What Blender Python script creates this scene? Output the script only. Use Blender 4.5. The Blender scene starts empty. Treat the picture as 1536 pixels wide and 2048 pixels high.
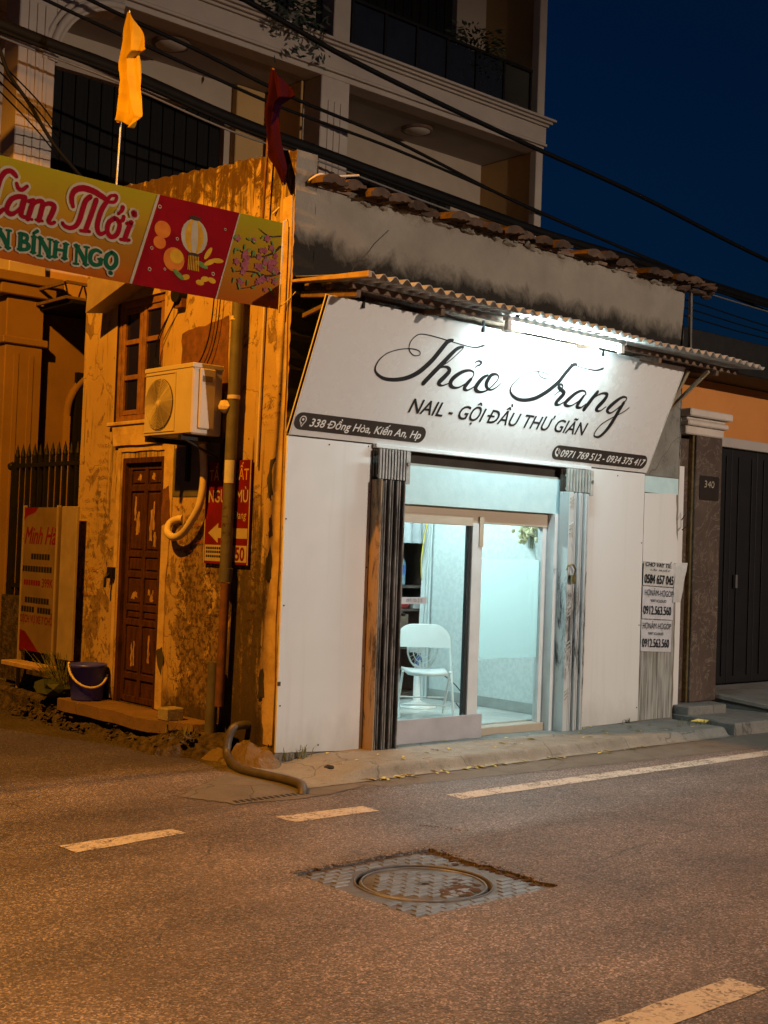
import bpy, bmesh, math, random
from mathutils import Vector, Matrix
random.seed(7)
R = math.radians
SC = bpy.context.scene
COL = SC.collection
# ---------------------------------------------------------------- camera
cd = bpy.data.cameras.new('camera')
cam = bpy.data.objects.new('camera', cd); COL.objects.link(cam)
cd.sensor_fit = 'VERTICAL'; cd.sensor_height = 24.0; cd.sensor_width = 18.0; cd.lens = 30.0
cd.clip_start = 0.05; cd.clip_end = 3000
fwd = Vector((0.66159053, 0.74930886, 0.02888251)); rgt = Vector((0.74844567, -0.66221697, 0.03602453)); upv = Vector((-0.04611999, 0.0022165, 0.99893345))
cam.matrix_world = Matrix(((rgt.x, upv.x, -fwd.x, -5.80130), (rgt.y, upv.y, -fwd.y, -7.71478), (rgt.z, upv.z, -fwd.z, 1.55), (0, 0, 0, 1)))
SC.camera = cam
# ---------------------------------------------------------------- sky
wd = bpy.data.worlds.new('World'); SC.world = wd; wd.use_nodes = True
wn = wd.node_tree
bgn = wn.nodes['Background']
sky = wn.nodes.new('ShaderNodeTexSky'); sky.sky_type = 'NISHITA'; sky.sun_disc = False
sky.sun_elevation = R(2.0); sky.sun_rotation = R(200); sky.altitude = 0; sky.air_density = 1.0; sky.dust_density = 0.3; sky.ozone_density = 6.0
wn.links.new(sky.outputs[0], bgn.inputs[0]); bgn.inputs[1].default_value = 0.018
# ---------------------------------------------------------------- exposure and engine
SC.view_settings.view_transform = 'Standard'; SC.view_settings.look = 'None'
SC.view_settings.exposure = 0.3; SC.view_settings.gamma = 1.0; SC.view_settings.use_curve_mapping = False
SC.render.engine = 'CYCLES'
SC.cycles.use_denoising = True
try: SC.cycles.denoiser = 'OPENIMAGEDENOISE'
except Exception: pass
SC.cycles.max_bounces = 7; SC.cycles.diffuse_bounces = 4; SC.cycles.glossy_bounces = 3; SC.cycles.transparent_max_bounces = 12
SC.cycles.caustics_reflective = False; SC.cycles.caustics_refractive = False
SC.cycles.sample_clamp_indirect = 4.0
# lamp strengths (the lamps themselves are built with their poles and fittings below)
SODIUM = (1.0, 0.365, 0.016); SODIUM_W = 3500
WARM = (1.0, 0.80, 0.64); WARM_W = 8300
TUBE = (0.70, 0.96, 1.0); TUBE_W = 290.0
ROOM = (0.76, 0.97, 1.0); ROOM_W = 265.0

# ================================================================ helpers
def lerp(a, b, t): return a + (b - a) * t
class MB:
    def __init__(s): s.v = []; s.f = []; s.sm = []
    def add(s, vs, fs, smooth=False):
        o = len(s.v); s.v += [tuple(q) for q in vs]
        for f in fs: s.f.append(tuple(i + o for i in f)); s.sm.append(smooth)
        return s
    def box(s, x0, x1, y0, y1, z0, z1, M=None):
        vs = [Vector((x, y, z)) for z in (z0, z1) for y in (y0, y1) for x in (x0, x1)]
        if M is not None: vs = [M @ q for q in vs]
        return s.add(vs, [(0, 2, 3, 1), (4, 5, 7, 6), (0, 1, 5, 4), (2, 6, 7, 3), (0, 4, 6, 2), (1, 3, 7, 5)])
    def bar(s, p, q, w, h=None, up=(0, 0, 1)):
        h = w if h is None else h
        p = Vector(p); q = Vector(q); d = (q - p); L = d.length; d.normalize()
        u = Vector(up)
        if abs(d.dot(u)) > .98: u = Vector((0, 1, 0))
        a = d.cross(u).normalized(); b = a.cross(d)
        vs = []
        for c in (p, q):
            for i, j in ((-1, -1), (1, -1), (1, 1), (-1, 1)): vs.append(c + a * (i * w / 2) + b * (j * h / 2))
        return s.add(vs, [(0, 3, 2, 1), (4, 5, 6, 7), (0, 1, 5, 4), (1, 2, 6, 5), (2, 3, 7, 6), (3, 0, 4, 7)])
    def tube(s, pts, r, n=8, caps=True, smooth=True):
        pts = [Vector(q) for q in pts]; rs = r if isinstance(r, (list, tuple)) else [r] * len(pts)
        rings = []; prev = None
        for i, q in enumerate(pts):
            d = (pts[min(i + 1, len(pts) - 1)] - pts[max(i - 1, 0)]).normalized()
            if prev is None:
                u = Vector((0, 0, 1)) if abs(d.z) < .9 else Vector((1, 0, 0))
                a = d.cross(u).normalized()
            else:
                a = (prev - d * prev.dot(d)).normalized()
            prev = a; b = d.cross(a)
            rings.append([q + (a * math.cos(2 * math.pi * k / n) + b * math.sin(2 * math.pi * k / n)) * rs[i] for k in range(n)])
        vs = [v for rg in rings for v in rg]; fs = []
        for i in range(len(pts) - 1):
            for k in range(n):
                fs.append((i * n + k, i * n + (k + 1) % n, (i + 1) * n + (k + 1) % n, (i + 1) * n + k))
        s.add(vs, fs, smooth)
        if caps:
            s.add(rings[0], [tuple(range(n))[::-1]]); s.add(rings[-1], [tuple(range(n))])
        return s
    def lathe(s, prof, n=20, c=(0, 0, 0), M=None, smooth=True):
        vs = []
        for r, z in prof:
            for k in range(n):
                v = Vector((r * math.cos(2 * math.pi * k / n), r * math.sin(2 * math.pi * k / n), z))
                if M is not None: v = M @ v
                vs.append(v + Vector(c))
        fs = []
        for i in range(len(prof) - 1):
            for k in range(n):
                fs.append((i * n + k, i * n + (k + 1) % n, (i + 1) * n + (k + 1) % n, (i + 1) * n + k))
        return s.add(vs, fs, smooth)
    def poly(s, pts, ext):                       # outline (3D, planar) extruded by vector ext
        n = len(pts); e = Vector(ext)
        vs = [Vector(q) for q in pts] + [Vector(q) + e for q in pts]
        fs = [tuple(range(n))[::-1], tuple(range(n, 2 * n))] + [(i, (i + 1) % n, n + (i + 1) % n, n + i) for i in range(n)]
        return s.add(vs, fs)
    def grid(s, nx, ny, fn, smooth=True):
        vs = [fn(i / nx, j / ny) for j in range(ny + 1) for i in range(nx + 1)]
        fs = [(j * (nx + 1) + i, j * (nx + 1) + i + 1, (j + 1) * (nx + 1) + i + 1, (j + 1) * (nx + 1) + i) for j in range(ny) for i in range(nx)]
        return s.add(vs, fs, smooth)
    def ico(s, c, r, sc=(1, 1, 1), jit=.25, sub=1):
        b = bmesh.new(); bmesh.ops.create_icosphere(b, subdivisions=sub, radius=1)
        b.verts.ensure_lookup_table(); vs = []
        for v in b.verts:
            k = r * (1 + random.uniform(-jit, jit)); vs.append((c[0] + v.co.x * k * sc[0], c[1] + v.co.y * k * sc[1], c[2] + v.co.z * k * sc[2]))
        fs = [tuple(q.index for q in f.verts) for f in b.faces]; b.free()
        return s.add(vs, fs)
    def mesh(s, name, bevel=0):
        me = bpy.data.meshes.new(name); me.from_pydata(s.v, [], s.f)
        b = bmesh.new(); b.from_mesh(me)
        bmesh.ops.recalc_face_normals(b, faces=b.faces)
        if bevel: bmesh.ops.bevel(b, geom=[e for e in b.edges if len(e.link_faces) == 2 and e.calc_face_angle(0) > .6], offset=bevel, segments=1, affect='EDGES', clamp_overlap=True)
        b.to_mesh(me); b.free()
        if not bevel and any(s.sm) and len(me.polygons) == len(s.sm): me.polygons.foreach_set('use_smooth', s.sm)
        me.update(); return me
    def build(s, name, mat, parent=None, bevel=0, label=None, kind=None):
        return link(name, s.mesh(name, bevel), mat, parent, label, kind)
def link(name, me, mat, parent=None, label=None, kind=None):
    o = bpy.data.objects.new(name, me); COL.objects.link(o)
    if mat is not None:
        if len(me.materials) == 0: me.materials.append(mat)
    if parent is not None: o.parent = parent
    if label: o['label'] = label
    if kind: o['kind'] = kind
    return o
def thing(name, label, cat, group=None, loc=(0, 0, 0)):
    o = bpy.data.objects.new(name, None); COL.objects.link(o); o.empty_display_size = .1; o.location = loc
    o['label'] = label; o['category'] = cat
    if group: o['group'] = group
    return o
def tag(o, label, cat, group=None):
    o['label'] = label; o['category'] = cat
    if group: o['group'] = group
    return o
def struct(o, label=None):
    o['kind'] = 'structure'
    if label: o['label'] = label
    return o
def copy_tree(o, parent=None):
    c = o.copy(); COL.objects.link(c); c.parent = parent
    for ch in list(o.children): copy_tree(ch, c)
    return c
def holes(outer, inner, to3, ext):
    """flat wall with openings: outline and hole outlines in 2-D, given thickness by ext"""
    b = bmesh.new(); es = []
    for lp in [outer] + inner:
        vs = [b.verts.new(to3(*q)) for q in lp]
        for i in range(len(vs)): es.append(b.edges.new((vs[i], vs[(i + 1) % len(vs)])))
    bmesh.ops.triangle_fill(b, use_beauty=True, use_dissolve=False, edges=es)
    r = bmesh.ops.extrude_face_region(b, geom=list(b.faces))
    bmesh.ops.translate(b, vec=Vector(ext), verts=[q for q in r['geom'] if isinstance(q, bmesh.types.BMVert)])
    bmesh.ops.recalc_face_normals(b, faces=b.faces)
    me = bpy.data.meshes.new('wall'); b.to_mesh(me); b.free(); return me
def rect(x0, x1, y0, y1): return [(x0, y0), (x1, y0), (x1, y1), (x0, y1)]
def jline(p, q, n, j):          # ragged line from p to q without its end point
    return [(lerp(p[0], q[0], i / n) + (random.uniform(-j, j) if i else 0), lerp(p[1], q[1], i / n) + (random.uniform(-j, j) if i else 0)) for i in range(n)]
def crom(P, k=6):
    out = []
    n = len(P)
    for i in range(n - 1):
        a, b, c, d = P[max(i - 1, 0)], P[i], P[i + 1], P[min(i + 2, n - 1)]
        for j in range(k):
            t = j / k; t2 = t * t; t3 = t2 * t
            out.append(tuple(.5 * (2 * b[m] + (c[m] - a[m]) * t + (2 * a[m] - 5 * b[m] + 4 * c[m] - d[m]) * t2 + (3 * b[m] - a[m] - 3 * c[m] + d[m]) * t3) for m in range(len(b))))
    out.append(tuple(P[-1])); return out
def ribbon(mb, stroke, to3, wide=1.0, extra=0.0, k=6):
    P = crom(stroke, k); L = []; Q = []
    for i, (u, v, w) in enumerate(P):
        a = P[max(i - 1, 0)]; b = P[min(i + 1, len(P) - 1)]
        dx, dy = b[0] - a[0], b[1] - a[1]; n = math.hypot(dx, dy) or 1e-6; w = max(w, .0015) * wide + extra
        L.append(to3(u - dy / n * w, v + dx / n * w)); Q.append(to3(u + dy / n * w, v - dx / n * w))
    n = len(P); mb.add(L + Q, [(i, n + i, n + i + 1, i + 1) for i in range(n - 1)])
    # round ends
    for (u, v, w) in (P[0], P[-1]):
        w = max(w, .0015) * wide + extra
        mb.add([to3(u + w * math.cos(t * math.pi / 4), v + w * math.sin(t * math.pi / 4)) for t in range(8)], [tuple(range(8))])
_tc = bpy.data.curves.new('text_source', 'FONT'); _to = bpy.data.objects.new('text_source', _tc)
def text(mb, s, u0, u1, vb, cap, to3, shear=0.0, bold=0.0):
    """lettering fitted between u0 and u1, standing on vb with capital height cap"""
    def get(t):
        _tc.body = t; _tc.size = 1; _tc.shear = shear; _tc.offset = 0; _tc.resolution_u = 3
        COL.objects.link(_to); dg = bpy.context.evaluated_depsgraph_get(); dg.update()
        me = bpy.data.meshes.new_from_object(_to.evaluated_get(dg)); COL.objects.unlink(_to)
        V = [v.co.copy() for v in me.vertices]; Fc = [tuple(f.vertices) for f in me.polygons]; bpy.data.meshes.remove(me); return V, Fc
    H, _ = get('H'); hb = min(v.y for v in H); ht = max(v.y for v in H)
    bars = []
    for i, ch_ in enumerate(s):
        if ch_ == 'Đ':
            D, _ = get('D'); P_, _ = get(s[:i] + 'D'); rt = max(v.x for v in P_); bars.append((rt - (max(v.x for v in D) - min(v.x for v in D)), rt))
    V, Fc = get(s.replace('Đ', 'D'))
    if not V: return
    hm = hb + (ht - hb) * .52; hw = (ht - hb) * .055
    for l_, r_ in bars:
        o_ = len(V); x0_, x1_ = l_ - (r_ - l_) * .12, l_ + (r_ - l_) * .55
        V += [Vector((x0_, hm - hw, 0)), Vector((x1_, hm - hw, 0)), Vector((x1_, hm + hw, 0)), Vector((x0_, hm + hw, 0))]; Fc.append((o_, o_ + 1, o_ + 2, o_ + 3))
    a = min(v.x for v in V); b = max(v.x for v in V)
    k = bold * cap * 1.3
    nrm = (to3(1, 0) - to3(0, 0)).cross(to3(0, 1) - to3(0, 0)).normalized(); c0 = cam.location - to3(u0, vb)
    if nrm.dot(c0) < 0: nrm = -nrm
    for q, (du, dv) in enumerate([(0, 0)] + ([(k, k), (-k, -k), (k, -k), (-k, k)] if bold else [])):
        mb.add([to3(lerp(u0, u1, (v.x - a) / (b - a)) + du, vb + (v.y - hb) / (ht - hb) * cap + dv) + nrm * .00004 * q for v in V], Fc)

# ================================================================ materials
def nt(name):
    m = bpy.data.materials.new(name); m.use_nodes = True; t = m.node_tree; b = t.nodes['Principled BSDF']; return m, t, b
def N(t, typ, **kw):
    n = t.nodes.new(typ)
    for k, v in kw.items():
        if k.startswith('i_'): n.inputs[k[2:].replace('_', ' ')].default_value = v
        else: setattr(n, k, v)
    return n
def pos(t, scale=(1, 1, 1), loc=(0, 0, 0)):
    g = N(t, 'ShaderNodeNewGeometry'); m = N(t, 'ShaderNodeMapping'); m.inputs['Scale'].default_value = scale; m.inputs['Location'].default_value = loc
    t.links.new(g.outputs['Position'], m.inputs['Vector']); return m.outputs[0]
def noise(t, scale, detail=4, rough=.55, vec=None, dist=0.0):
    n = N(t, 'ShaderNodeTexNoise'); n.inputs['Scale'].default_value = scale; n.inputs['Detail'].default_value = detail; n.inputs['Roughness'].default_value = rough; n.inputs['Distortion'].default_value = dist
    t.links.new(vec if vec is not None else pos(t), n.inputs['Vector']); return n.outputs['Fac']
def ramp(t, fac, stops):
    n = N(t, 'ShaderNodeValToRGB'); e = n.color_ramp.elements
    while len(e) < len(stops): e.new(.5)
    for q, (p_, c) in zip(e, stops): q.position = p_; q.color = (c, c, c, 1) if isinstance(c, (int, float)) else (*c, 1)
    t.links.new(fac, n.inputs[0]); return n.outputs[0]
def mix(t, fac, a, b, mode='MIX'):
    n = N(t, 'ShaderNodeMix', data_type='RGBA', blend_type=mode)
    for i, v in ((0, fac), (6, a), (7, b)):
        if hasattr(v, 'is_linked') or hasattr(v, 'links'): t.links.new(v, n.inputs[i])
        elif i == 0: n.inputs[0].default_value = v
        else: n.inputs[i].default_value = (*v, 1)
    return n.outputs[2]
def mth(t, op, a, b=None, c=None, clamp=False):
    n = N(t, 'ShaderNodeMath', operation=op); n.use_clamp = clamp
    for i, v in enumerate((a, b, c)):
        if v is None: continue
        if isinstance(v, (int, float)): n.inputs[i].default_value = v
        else: t.links.new(v, n.inputs[i])
    return n.outputs[0]
def axis(t, a):
    g = N(t, 'ShaderNodeNewGeometry'); s = N(t, 'ShaderNodeSeparateXYZ'); t.links.new(g.outputs['Position'], s.inputs[0]); return s.outputs[a]
def win(t, v, lo0, lo1, hi1, hi0):    # soft window: rises lo0..lo1, falls hi1..hi0
    a = N(t, 'ShaderNodeMapRange', clamp=True); t.links.new(v, a.inputs[0]); a.inputs[1].default_value = lo0; a.inputs[2].default_value = lo1
    b = N(t, 'ShaderNodeMapRange', clamp=True); t.links.new(v, b.inputs[0]); b.inputs[1].default_value = hi0; b.inputs[2].default_value = hi1
    return mth(t, 'MULTIPLY', a.outputs[0], b.outputs[0])
def bump(t, b, h, strength=.3, dist=.01):
    n = N(t, 'ShaderNodeBump'); n.inputs['Strength'].default_value = strength; n.inputs['Distance'].default_value = dist
    t.links.new(h, n.inputs['Height']); t.links.new(n.outputs[0], b.inputs['Normal'])
def setc(t, b, c): t.links.new(c, b.inputs['Base Color'])
def pm(name, c1, c2=None, scale=6.0, rough=.7, bmp=0.0, bscale=40.0, metal=0.0, spec=.5, stretch=(1, 1, 1), lo=.35, hi=.65, rnd=0.0, dist=.01):
    m, t, b = nt(name); b.inputs['Roughness'].default_value = rough; b.inputs['Metallic'].default_value = metal; b.inputs['Specular IOR Level'].default_value = spec
    if c2 is None: c2 = tuple(x * .8 for x in c1)
    v = pos(t, stretch)
    col = mix(t, ramp(t, noise(t, scale, 5, .6, v), [(lo, 0), (hi, 1)]), c1, c2)
    if rnd:
        oi = N(t, 'ShaderNodeObjectInfo'); k = N(t, 'ShaderNodeMapRange'); k.inputs[3].default_value = 1 - rnd; k.inputs[4].default_value = 1 + rnd
        t.links.new(oi.outputs['Random'], k.inputs[0]); hs = N(t, 'ShaderNodeHueSaturation'); t.links.new(k.outputs[0], hs.inputs['Value']); t.links.new(col, hs.inputs['Color']); col = hs.outputs[0]
    setc(t, b, col)
    if bmp: bump(t, b, noise(t, bscale, 4, .6), bmp, dist)
    return m
def em(name, c, s):
    m, t, b = nt(name); b.inputs['Base Color'].default_value = (.8, .8, .8, 1); b.inputs['Emission Color'].default_value = (*c, 1); b.inputs['Emission Strength'].default_value = s; return m
M = {}
# asphalt
def asphalt():
    m, t, b = nt('asphalt'); p = pos(t)
    vo = N(t, 'ShaderNodeTexVoronoi'); vo.inputs['Scale'].default_value = 118; t.links.new(p, vo.inputs['Vector'])
    sp = N(t, 'ShaderNodeSeparateColor'); t.links.new(vo.outputs['Color'], sp.inputs[0])
    grain = ramp(t, sp.outputs[0], [(0.0, (.034, .029, .027)), (.42, (.085, .072, .067)), (.78, (.17, .144, .134)), (1, (.44, .38, .355))])
    fine = noise(t, 260, 3, .7, p)
    c = mix(t, .30, grain, ramp(t, fine, [(.3, (.05, .042, .039)), (.7, (.17, .145, .135))]))
    big = ramp(t, noise(t, .7, 6, .62, p), [(.28, .55), (.72, 1.42)])
    c = mix(t, 1.0, c, big, 'MULTIPLY')
    lanes = ramp(t, noise(t, 1.0, 5, .6, pos(t, (.12, 1.5, 1))), [(.35, .68), (.65, 1.30)])          # wheel-polished bands along the street
    c = mix(t, 1.0, c, lanes, 'MULTIPLY')
    dust = ramp(t, noise(t, 1.7, 7, .68, pos(t, (1, 1, 1), (7, 3, 0))), [(.52, 0.0), (.72, .55)])
    c = mix(t, mth(t, 'MULTIPLY', dust, .7), c, (.15, .115, .095))
    oil = ramp(t, noise(t, 2.6, 6, .7, pos(t, (1, 1, 1), (2, 9, 0)), .5), [(.62, 0), (.72, .55)])
    c = mix(t, oil, c, (.028, .025, .023))
    # shade over the alley, painted into the asphalt colour
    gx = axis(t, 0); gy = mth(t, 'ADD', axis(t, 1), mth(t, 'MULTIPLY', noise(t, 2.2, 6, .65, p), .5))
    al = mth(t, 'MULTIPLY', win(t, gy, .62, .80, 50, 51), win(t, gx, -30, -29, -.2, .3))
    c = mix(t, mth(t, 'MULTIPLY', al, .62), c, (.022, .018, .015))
    ck = N(t, 'ShaderNodeTexVoronoi', feature='DISTANCE_TO_EDGE'); ck.inputs['Scale'].default_value = .55
    d = N(t, 'ShaderNodeMix', data_type='VECTOR'); d.inputs[0].default_value = .22; t.links.new(p, d.inputs[4])
    nn = N(t, 'ShaderNodeTexNoise'); nn.inputs['Scale'].default_value = 3; nn.inputs['Detail'].default_value = 6; t.links.new(p, nn.inputs['Vector']); t.links.new(nn.outputs['Color'], d.inputs[5]); t.links.new(d.outputs[1], ck.inputs['Vector'])
    crack = mth(t, 'MULTIPLY', ramp(t, ck.outputs['Distance'], [(0, 1), (.004, 0)]), ramp(t, noise(t, .8, 3, .5, pos(t, (1, 1, 1), (4, 4, 0))), [(.5, 0), (.6, .8)]))
    c = mix(t, crack, c, (.02, .018, .016))
    setc(t, b, c)
    t.links.new(ramp(t, sp.outputs[1], [(0, .45), (1, .85)]), b.inputs['Roughness'])
    h = mth(t, 'ADD', mth(t, 'MULTIPLY', vo.outputs['Distance'], -1.0), mth(t, 'MULTIPLY', fine, .5))
    h = mth(t, 'SUBTRACT', h, crack)
    bump(t, b, h, .7, .005); return m
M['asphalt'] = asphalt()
def concrete(name, c1, c2, dirt=(.09, .08, .065), sc=1.0):
    m, t, b = nt(name); p = pos(t)
    c = mix(t, ramp(t, noise(t, 3.5 * sc, 6, .62, p), [(.3, 0), (.7, 1)]), c1, c2)
    c = mix(t, ramp(t, noise(t, 9 * sc, 6, .7, p, .6), [(.55, 0), (.72, .75)]), c, dirt)
    c = mix(t, ramp(t, noise(t, 120, 3, .6, p), [(.35, .35), (.6, 0)]), c, dirt)
    ck = N(t, 'ShaderNodeTexVoronoi', feature='DISTANCE_TO_EDGE'); ck.inputs['Scale'].default_value = 1.3
    d = N(t, 'ShaderNodeMix', data_type='VECTOR'); d.inputs[0].default_value = .12; t.links.new(p, d.inputs[4])
    nn = N(t, 'ShaderNodeTexNoise'); nn.inputs['Scale'].default_value = 5; t.links.new(p, nn.inputs['Vector']); t.links.new(nn.outputs['Color'], d.inputs[5]); t.links.new(d.outputs[1], ck.inputs['Vector'])
    crack = ramp(t, ck.outputs['Distance'], [(0, 1), (.008, 0)])
    c = mix(t, mth(t, 'MULTIPLY', crack, .6), c, (.03, .027, .022))
    setc(t, b, c); b.inputs['Roughness'].default_value = .88
    bump(t, b, mth(t, 'SUBTRACT', noise(t, 60, 6, .7, p), mth(t, 'MULTIPLY', crack, .6)), .5, .01); return m
M['apron'] = concrete('apron_concrete', (.27, .268, .24), (.175, .172, .15))
M['gutter'] = concrete('gutter_concrete', (.155, .14, .118), (.10, .09, .076))
M['slab'] = concrete('slab_concrete', (.24, .235, .21), (.15, .145, .13), sc=1.4)
M['redslab'] = concrete('red_slab', (.22, .13, .085), (.14, .085, .05), sc=1.6)
M['rubble'] = pm('rubble', (.10, .078, .06), (.03, .025, .02), 14, .95, .9, 30, dist=.03, spec=.1)
def paint():
    m, t, b = nt('road_paint'); p = pos(t)
    vo = N(t, 'ShaderNodeTexVoronoi'); vo.inputs['Scale'].default_value = 75; t.links.new(p, vo.inputs['Vector'])
    sp = N(t, 'ShaderNodeSeparateColor'); t.links.new(vo.outputs['Color'], sp.inputs[0])
    w = mth(t, 'ADD', mth(t, 'MULTIPLY', noise(t, 7, 5, .7, p), .9), mth(t, 'MULTIPLY', sp.outputs[0], .35))
    c = mix(t, ramp(t, w, [(.62, 0), (.84, 1)]), (.47, .44, .39), (.11, .095, .085))
    setc(t, b, c); b.inputs['Roughness'].default_value = .75
    bump(t, b, mth(t, 'ADD', mth(t, 'MULTIPLY', vo.outputs['Distance'], -1.0), noise(t, 260, 2, .6, p)), .6, .005); return m
M['paint'] = paint()
# old ochre plaster of the side wall
def ochre():
    m, t, b = nt('ochre_plaster'); p = pos(t); y = axis(t, 1); z = axis(t, 2)
    c = mix(t, ramp(t, noise(t, 1.6, 6, .6, p), [(.3, 0), (.7, 1)]), (.44, .32, .175), (.32, .225, .12))
    low = mth(t, 'MULTIPLY', win(t, z, -.3, -.2, 1.3, 2.3), win(t, y, .12, .3, 1.35, 1.6))
    low2 = mth(t, 'MULTIPLY', win(t, z, -.3, -.2, 1.0, 2.3), win(t, y, 2.4, 2.6, 3.3, 3.5))
    lowz = mth(t, 'ADD', low, mth(t, 'MULTIPLY', low2, .6))
    top = win(t, z, 3.75, 4.75, 9, 10)
    # peeled patches: undercoat showing behind a clear broken edge
    g = noise(t, 3.6, 10, .66, pos(t, (1, 1.1, .8)), .5)
    pe = ramp(t, mth(t, 'ADD', g, mth(t, 'MULTIPLY', lowz, .16)), [(.595, 0), (.607, 1)])
    under = mix(t, ramp(t, noise(t, 11, 7, .7, p), [(.35, 0), (.65, 1)]), (.26, .18, .11), (.10, .065, .04))
    c = mix(t, mth(t, 'MULTIPLY', pe, .9), c, under)
    # scuffs and small chips
    c = mix(t, ramp(t, mth(t, 'ADD', noise(t, 19, 6, .75, p, .4), mth(t, 'MULTIPLY', lowz, .16)), [(.65, 0), (.70, .9)]), c, (.06, .036, .02))
    # dark water runs: from the coping, below the window sill, beside the pipes
    runs = noise(t, 6.0, 7, .68, pos(t, (1, 2.6, .22)), .35)
    sill = mth(t, 'MULTIPLY', win(t, z, 1.5, 2.0, 2.5, 2.62), win(t, y, 1.65, 1.8, 2.6, 2.75))
    pipe = mth(t, 'MULTIPLY', win(t, z, -.5, -.3, 1.0, 2.4), win(t, y, .14, .28, .62, .80))
    amt = mth(t, 'ADD', mth(t, 'ADD', mth(t, 'MULTIPLY', top, .26), mth(t, 'MULTIPLY', sill, .12)), mth(t, 'MULTIPLY', pipe, .26))
    c = mix(t, ramp(t, mth(t, 'ADD', runs, amt), [(.58, 0), (.72, .9)]), c, (.055, .042, .028))
    blot = noise(t, 5.5, 8, .74, p, .9)
    c = mix(t, ramp(t, mth(t, 'ADD', blot, mth(t, 'MULTIPLY', top, .26)), [(.64, 0), (.70, .92)]), c, (.06, .034, .018))
    # rising damp at the foot
    c = mix(t, ramp(t, mth(t, 'ADD', mth(t, 'MULTIPLY', win(t, z, -1, -.5, .05, .55), .5), mth(t, 'MULTIPLY', noise(t, 6, 6, .7, p), .6)), [(.45, 0), (.7, .88)]), c, (.05, .038, .024))
    # hairline cracks
    ck = N(t, 'ShaderNodeTexVoronoi', feature='DISTANCE_TO_EDGE'); ck.inputs['Scale'].default_value = 1.5
    d = N(t, 'ShaderNodeMix', data_type='VECTOR'); d.inputs[0].default_value = .25; t.links.new(p, d.inputs[4])
    nn = N(t, 'ShaderNodeTexNoise'); nn.inputs['Scale'].default_value = 4; nn.inputs['Detail'].default_value = 6; t.links.new(p, nn.inputs['Vector']); t.links.new(nn.outputs['Color'], d.inputs[5]); t.links.new(d.outputs[1], ck.inputs['Vector'])
    crack = ramp(t, ck.outputs['Distance'], [(0, 1), (.006, 0)])
    c = mix(t, mth(t, 'MULTIPLY', crack, .5), c, (.07, .045, .03))
    setc(t, b, c); b.inputs['Roughness'].default_value = .95; b.inputs['Specular IOR Level'].default_value = .12
    h = mth(t, 'SUBTRACT', mth(t, 'MULTIPLY', noise(t, 45, 5, .65, p), .35), mth(t, 'ADD', mth(t, 'MULTIPLY', pe, .8), mth(t, 'MULTIPLY', crack, .4)))
    bump(t, b, h, .6, .012); return m
M['ochre'] = ochre()
# cement front wall with a black band over the awning
def cement():
    m, t, b = nt('dark_banded_cement'); p = pos(t); x = axis(t, 0); z = axis(t, 2)
    c = mix(t, ramp(t, noise(t, 1.7, 6, .62, p), [(.3, 0), (.7, 1)]), (.25, .225, .185), (.17, .15, .122))
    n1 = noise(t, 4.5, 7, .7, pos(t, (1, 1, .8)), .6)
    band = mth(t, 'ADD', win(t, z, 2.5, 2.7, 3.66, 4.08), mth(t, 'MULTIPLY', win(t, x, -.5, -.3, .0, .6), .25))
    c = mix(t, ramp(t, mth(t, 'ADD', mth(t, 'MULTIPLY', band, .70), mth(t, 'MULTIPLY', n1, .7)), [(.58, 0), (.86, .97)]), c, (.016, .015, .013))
    c = mix(t, ramp(t, mth(t, 'ADD', mth(t, 'MULTIPLY', win(t, z, 4.08, 4.32, 6, 7), .3), mth(t, 'MULTIPLY', n1, .8)), [(.6, 0), (.8, .7)]), c, (.09, .06, .038))
    setc(t, b, c); b.inputs['Roughness'].default_value = .95; b.inputs['Specular IOR Level'].default_value = .15
    bump(t, b, mth(t, 'ADD', n1, mth(t, 'MULTIPLY', noise(t, 50, 5, .65, p), .5)), .45, .02); return m
M['cement'] = cement()
M['rawcement'] = concrete('raw_cement', (.25, .25, .22), (.16, .16, .14), (.07, .065, .055))
def streaky():
    m, t, b = nt('streaked_whitewash'); p = pos(t, (9, 9, .55)); 
    c = mix(t, ramp(t, noise(t, 3.2, 5, .6, p, .25), [(.42, 0), (.62, 1)]), (.33, .335, .31), (.12, .115, .095))
    setc(t, b, c); b.inputs['Roughness'].default_value = .9; bump(t, b, noise(t, 3.2, 5, .6, p, .25), .4, .01); return m
M['streaky'] = streaky()
def panelmat(name, c, rough, dirt=.5):
    m, t, b = nt(name); p = pos(t); z = axis(t, 2)
    d = ramp(t, mth(t, 'ADD', mth(t, 'MULTIPLY', win(t, z, -1, -.5, .0, .45), .42), mth(t, 'MULTIPLY', noise(t, 5, 7, .68, pos(t, (1, 1, .5))), .55)), [(.46, 0), (.85, dirt)])
    k = mix(t, d, c, (.26, .23, .18))
    dr = ramp(t, noise(t, 9, 5, .6, pos(t, (1.6, 1.6, .07))), [(.55, 0), (.75, dirt * .28)])
    k = mix(t, dr, k, (.36, .34, .30))
    setc(t, b, k); t.links.new(ramp(t, noise(t, 6, 4, .6, p), [(.3, rough * .8), (.7, rough * 1.3)]), b.inputs['Roughness'])
    bump(t, b, noise(t, 1.6, 3, .5, p), .25, .03); return m
M['panel'] = panelmat('white_aluminium_panel', (.66, .66, .645), .36)
M['signface'] = panelmat('sign_face', (.63, .63, .62), .26, .08)
M['signedge'] = pm('sign_edge', (.6, .58, .54), None, 5, .5)
M['ink'] = pm('black_ink', (.012, .012, .013), (.018, .018, .018), 5, .35)
M['pill'] = pm('brown_black_vinyl', (.03, .024, .02), (.04, .032, .026), 5, .4)
M['whitetxt'] = pm('white_vinyl', (.74, .73, .70), (.66, .65, .62), 9, .5)
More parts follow.
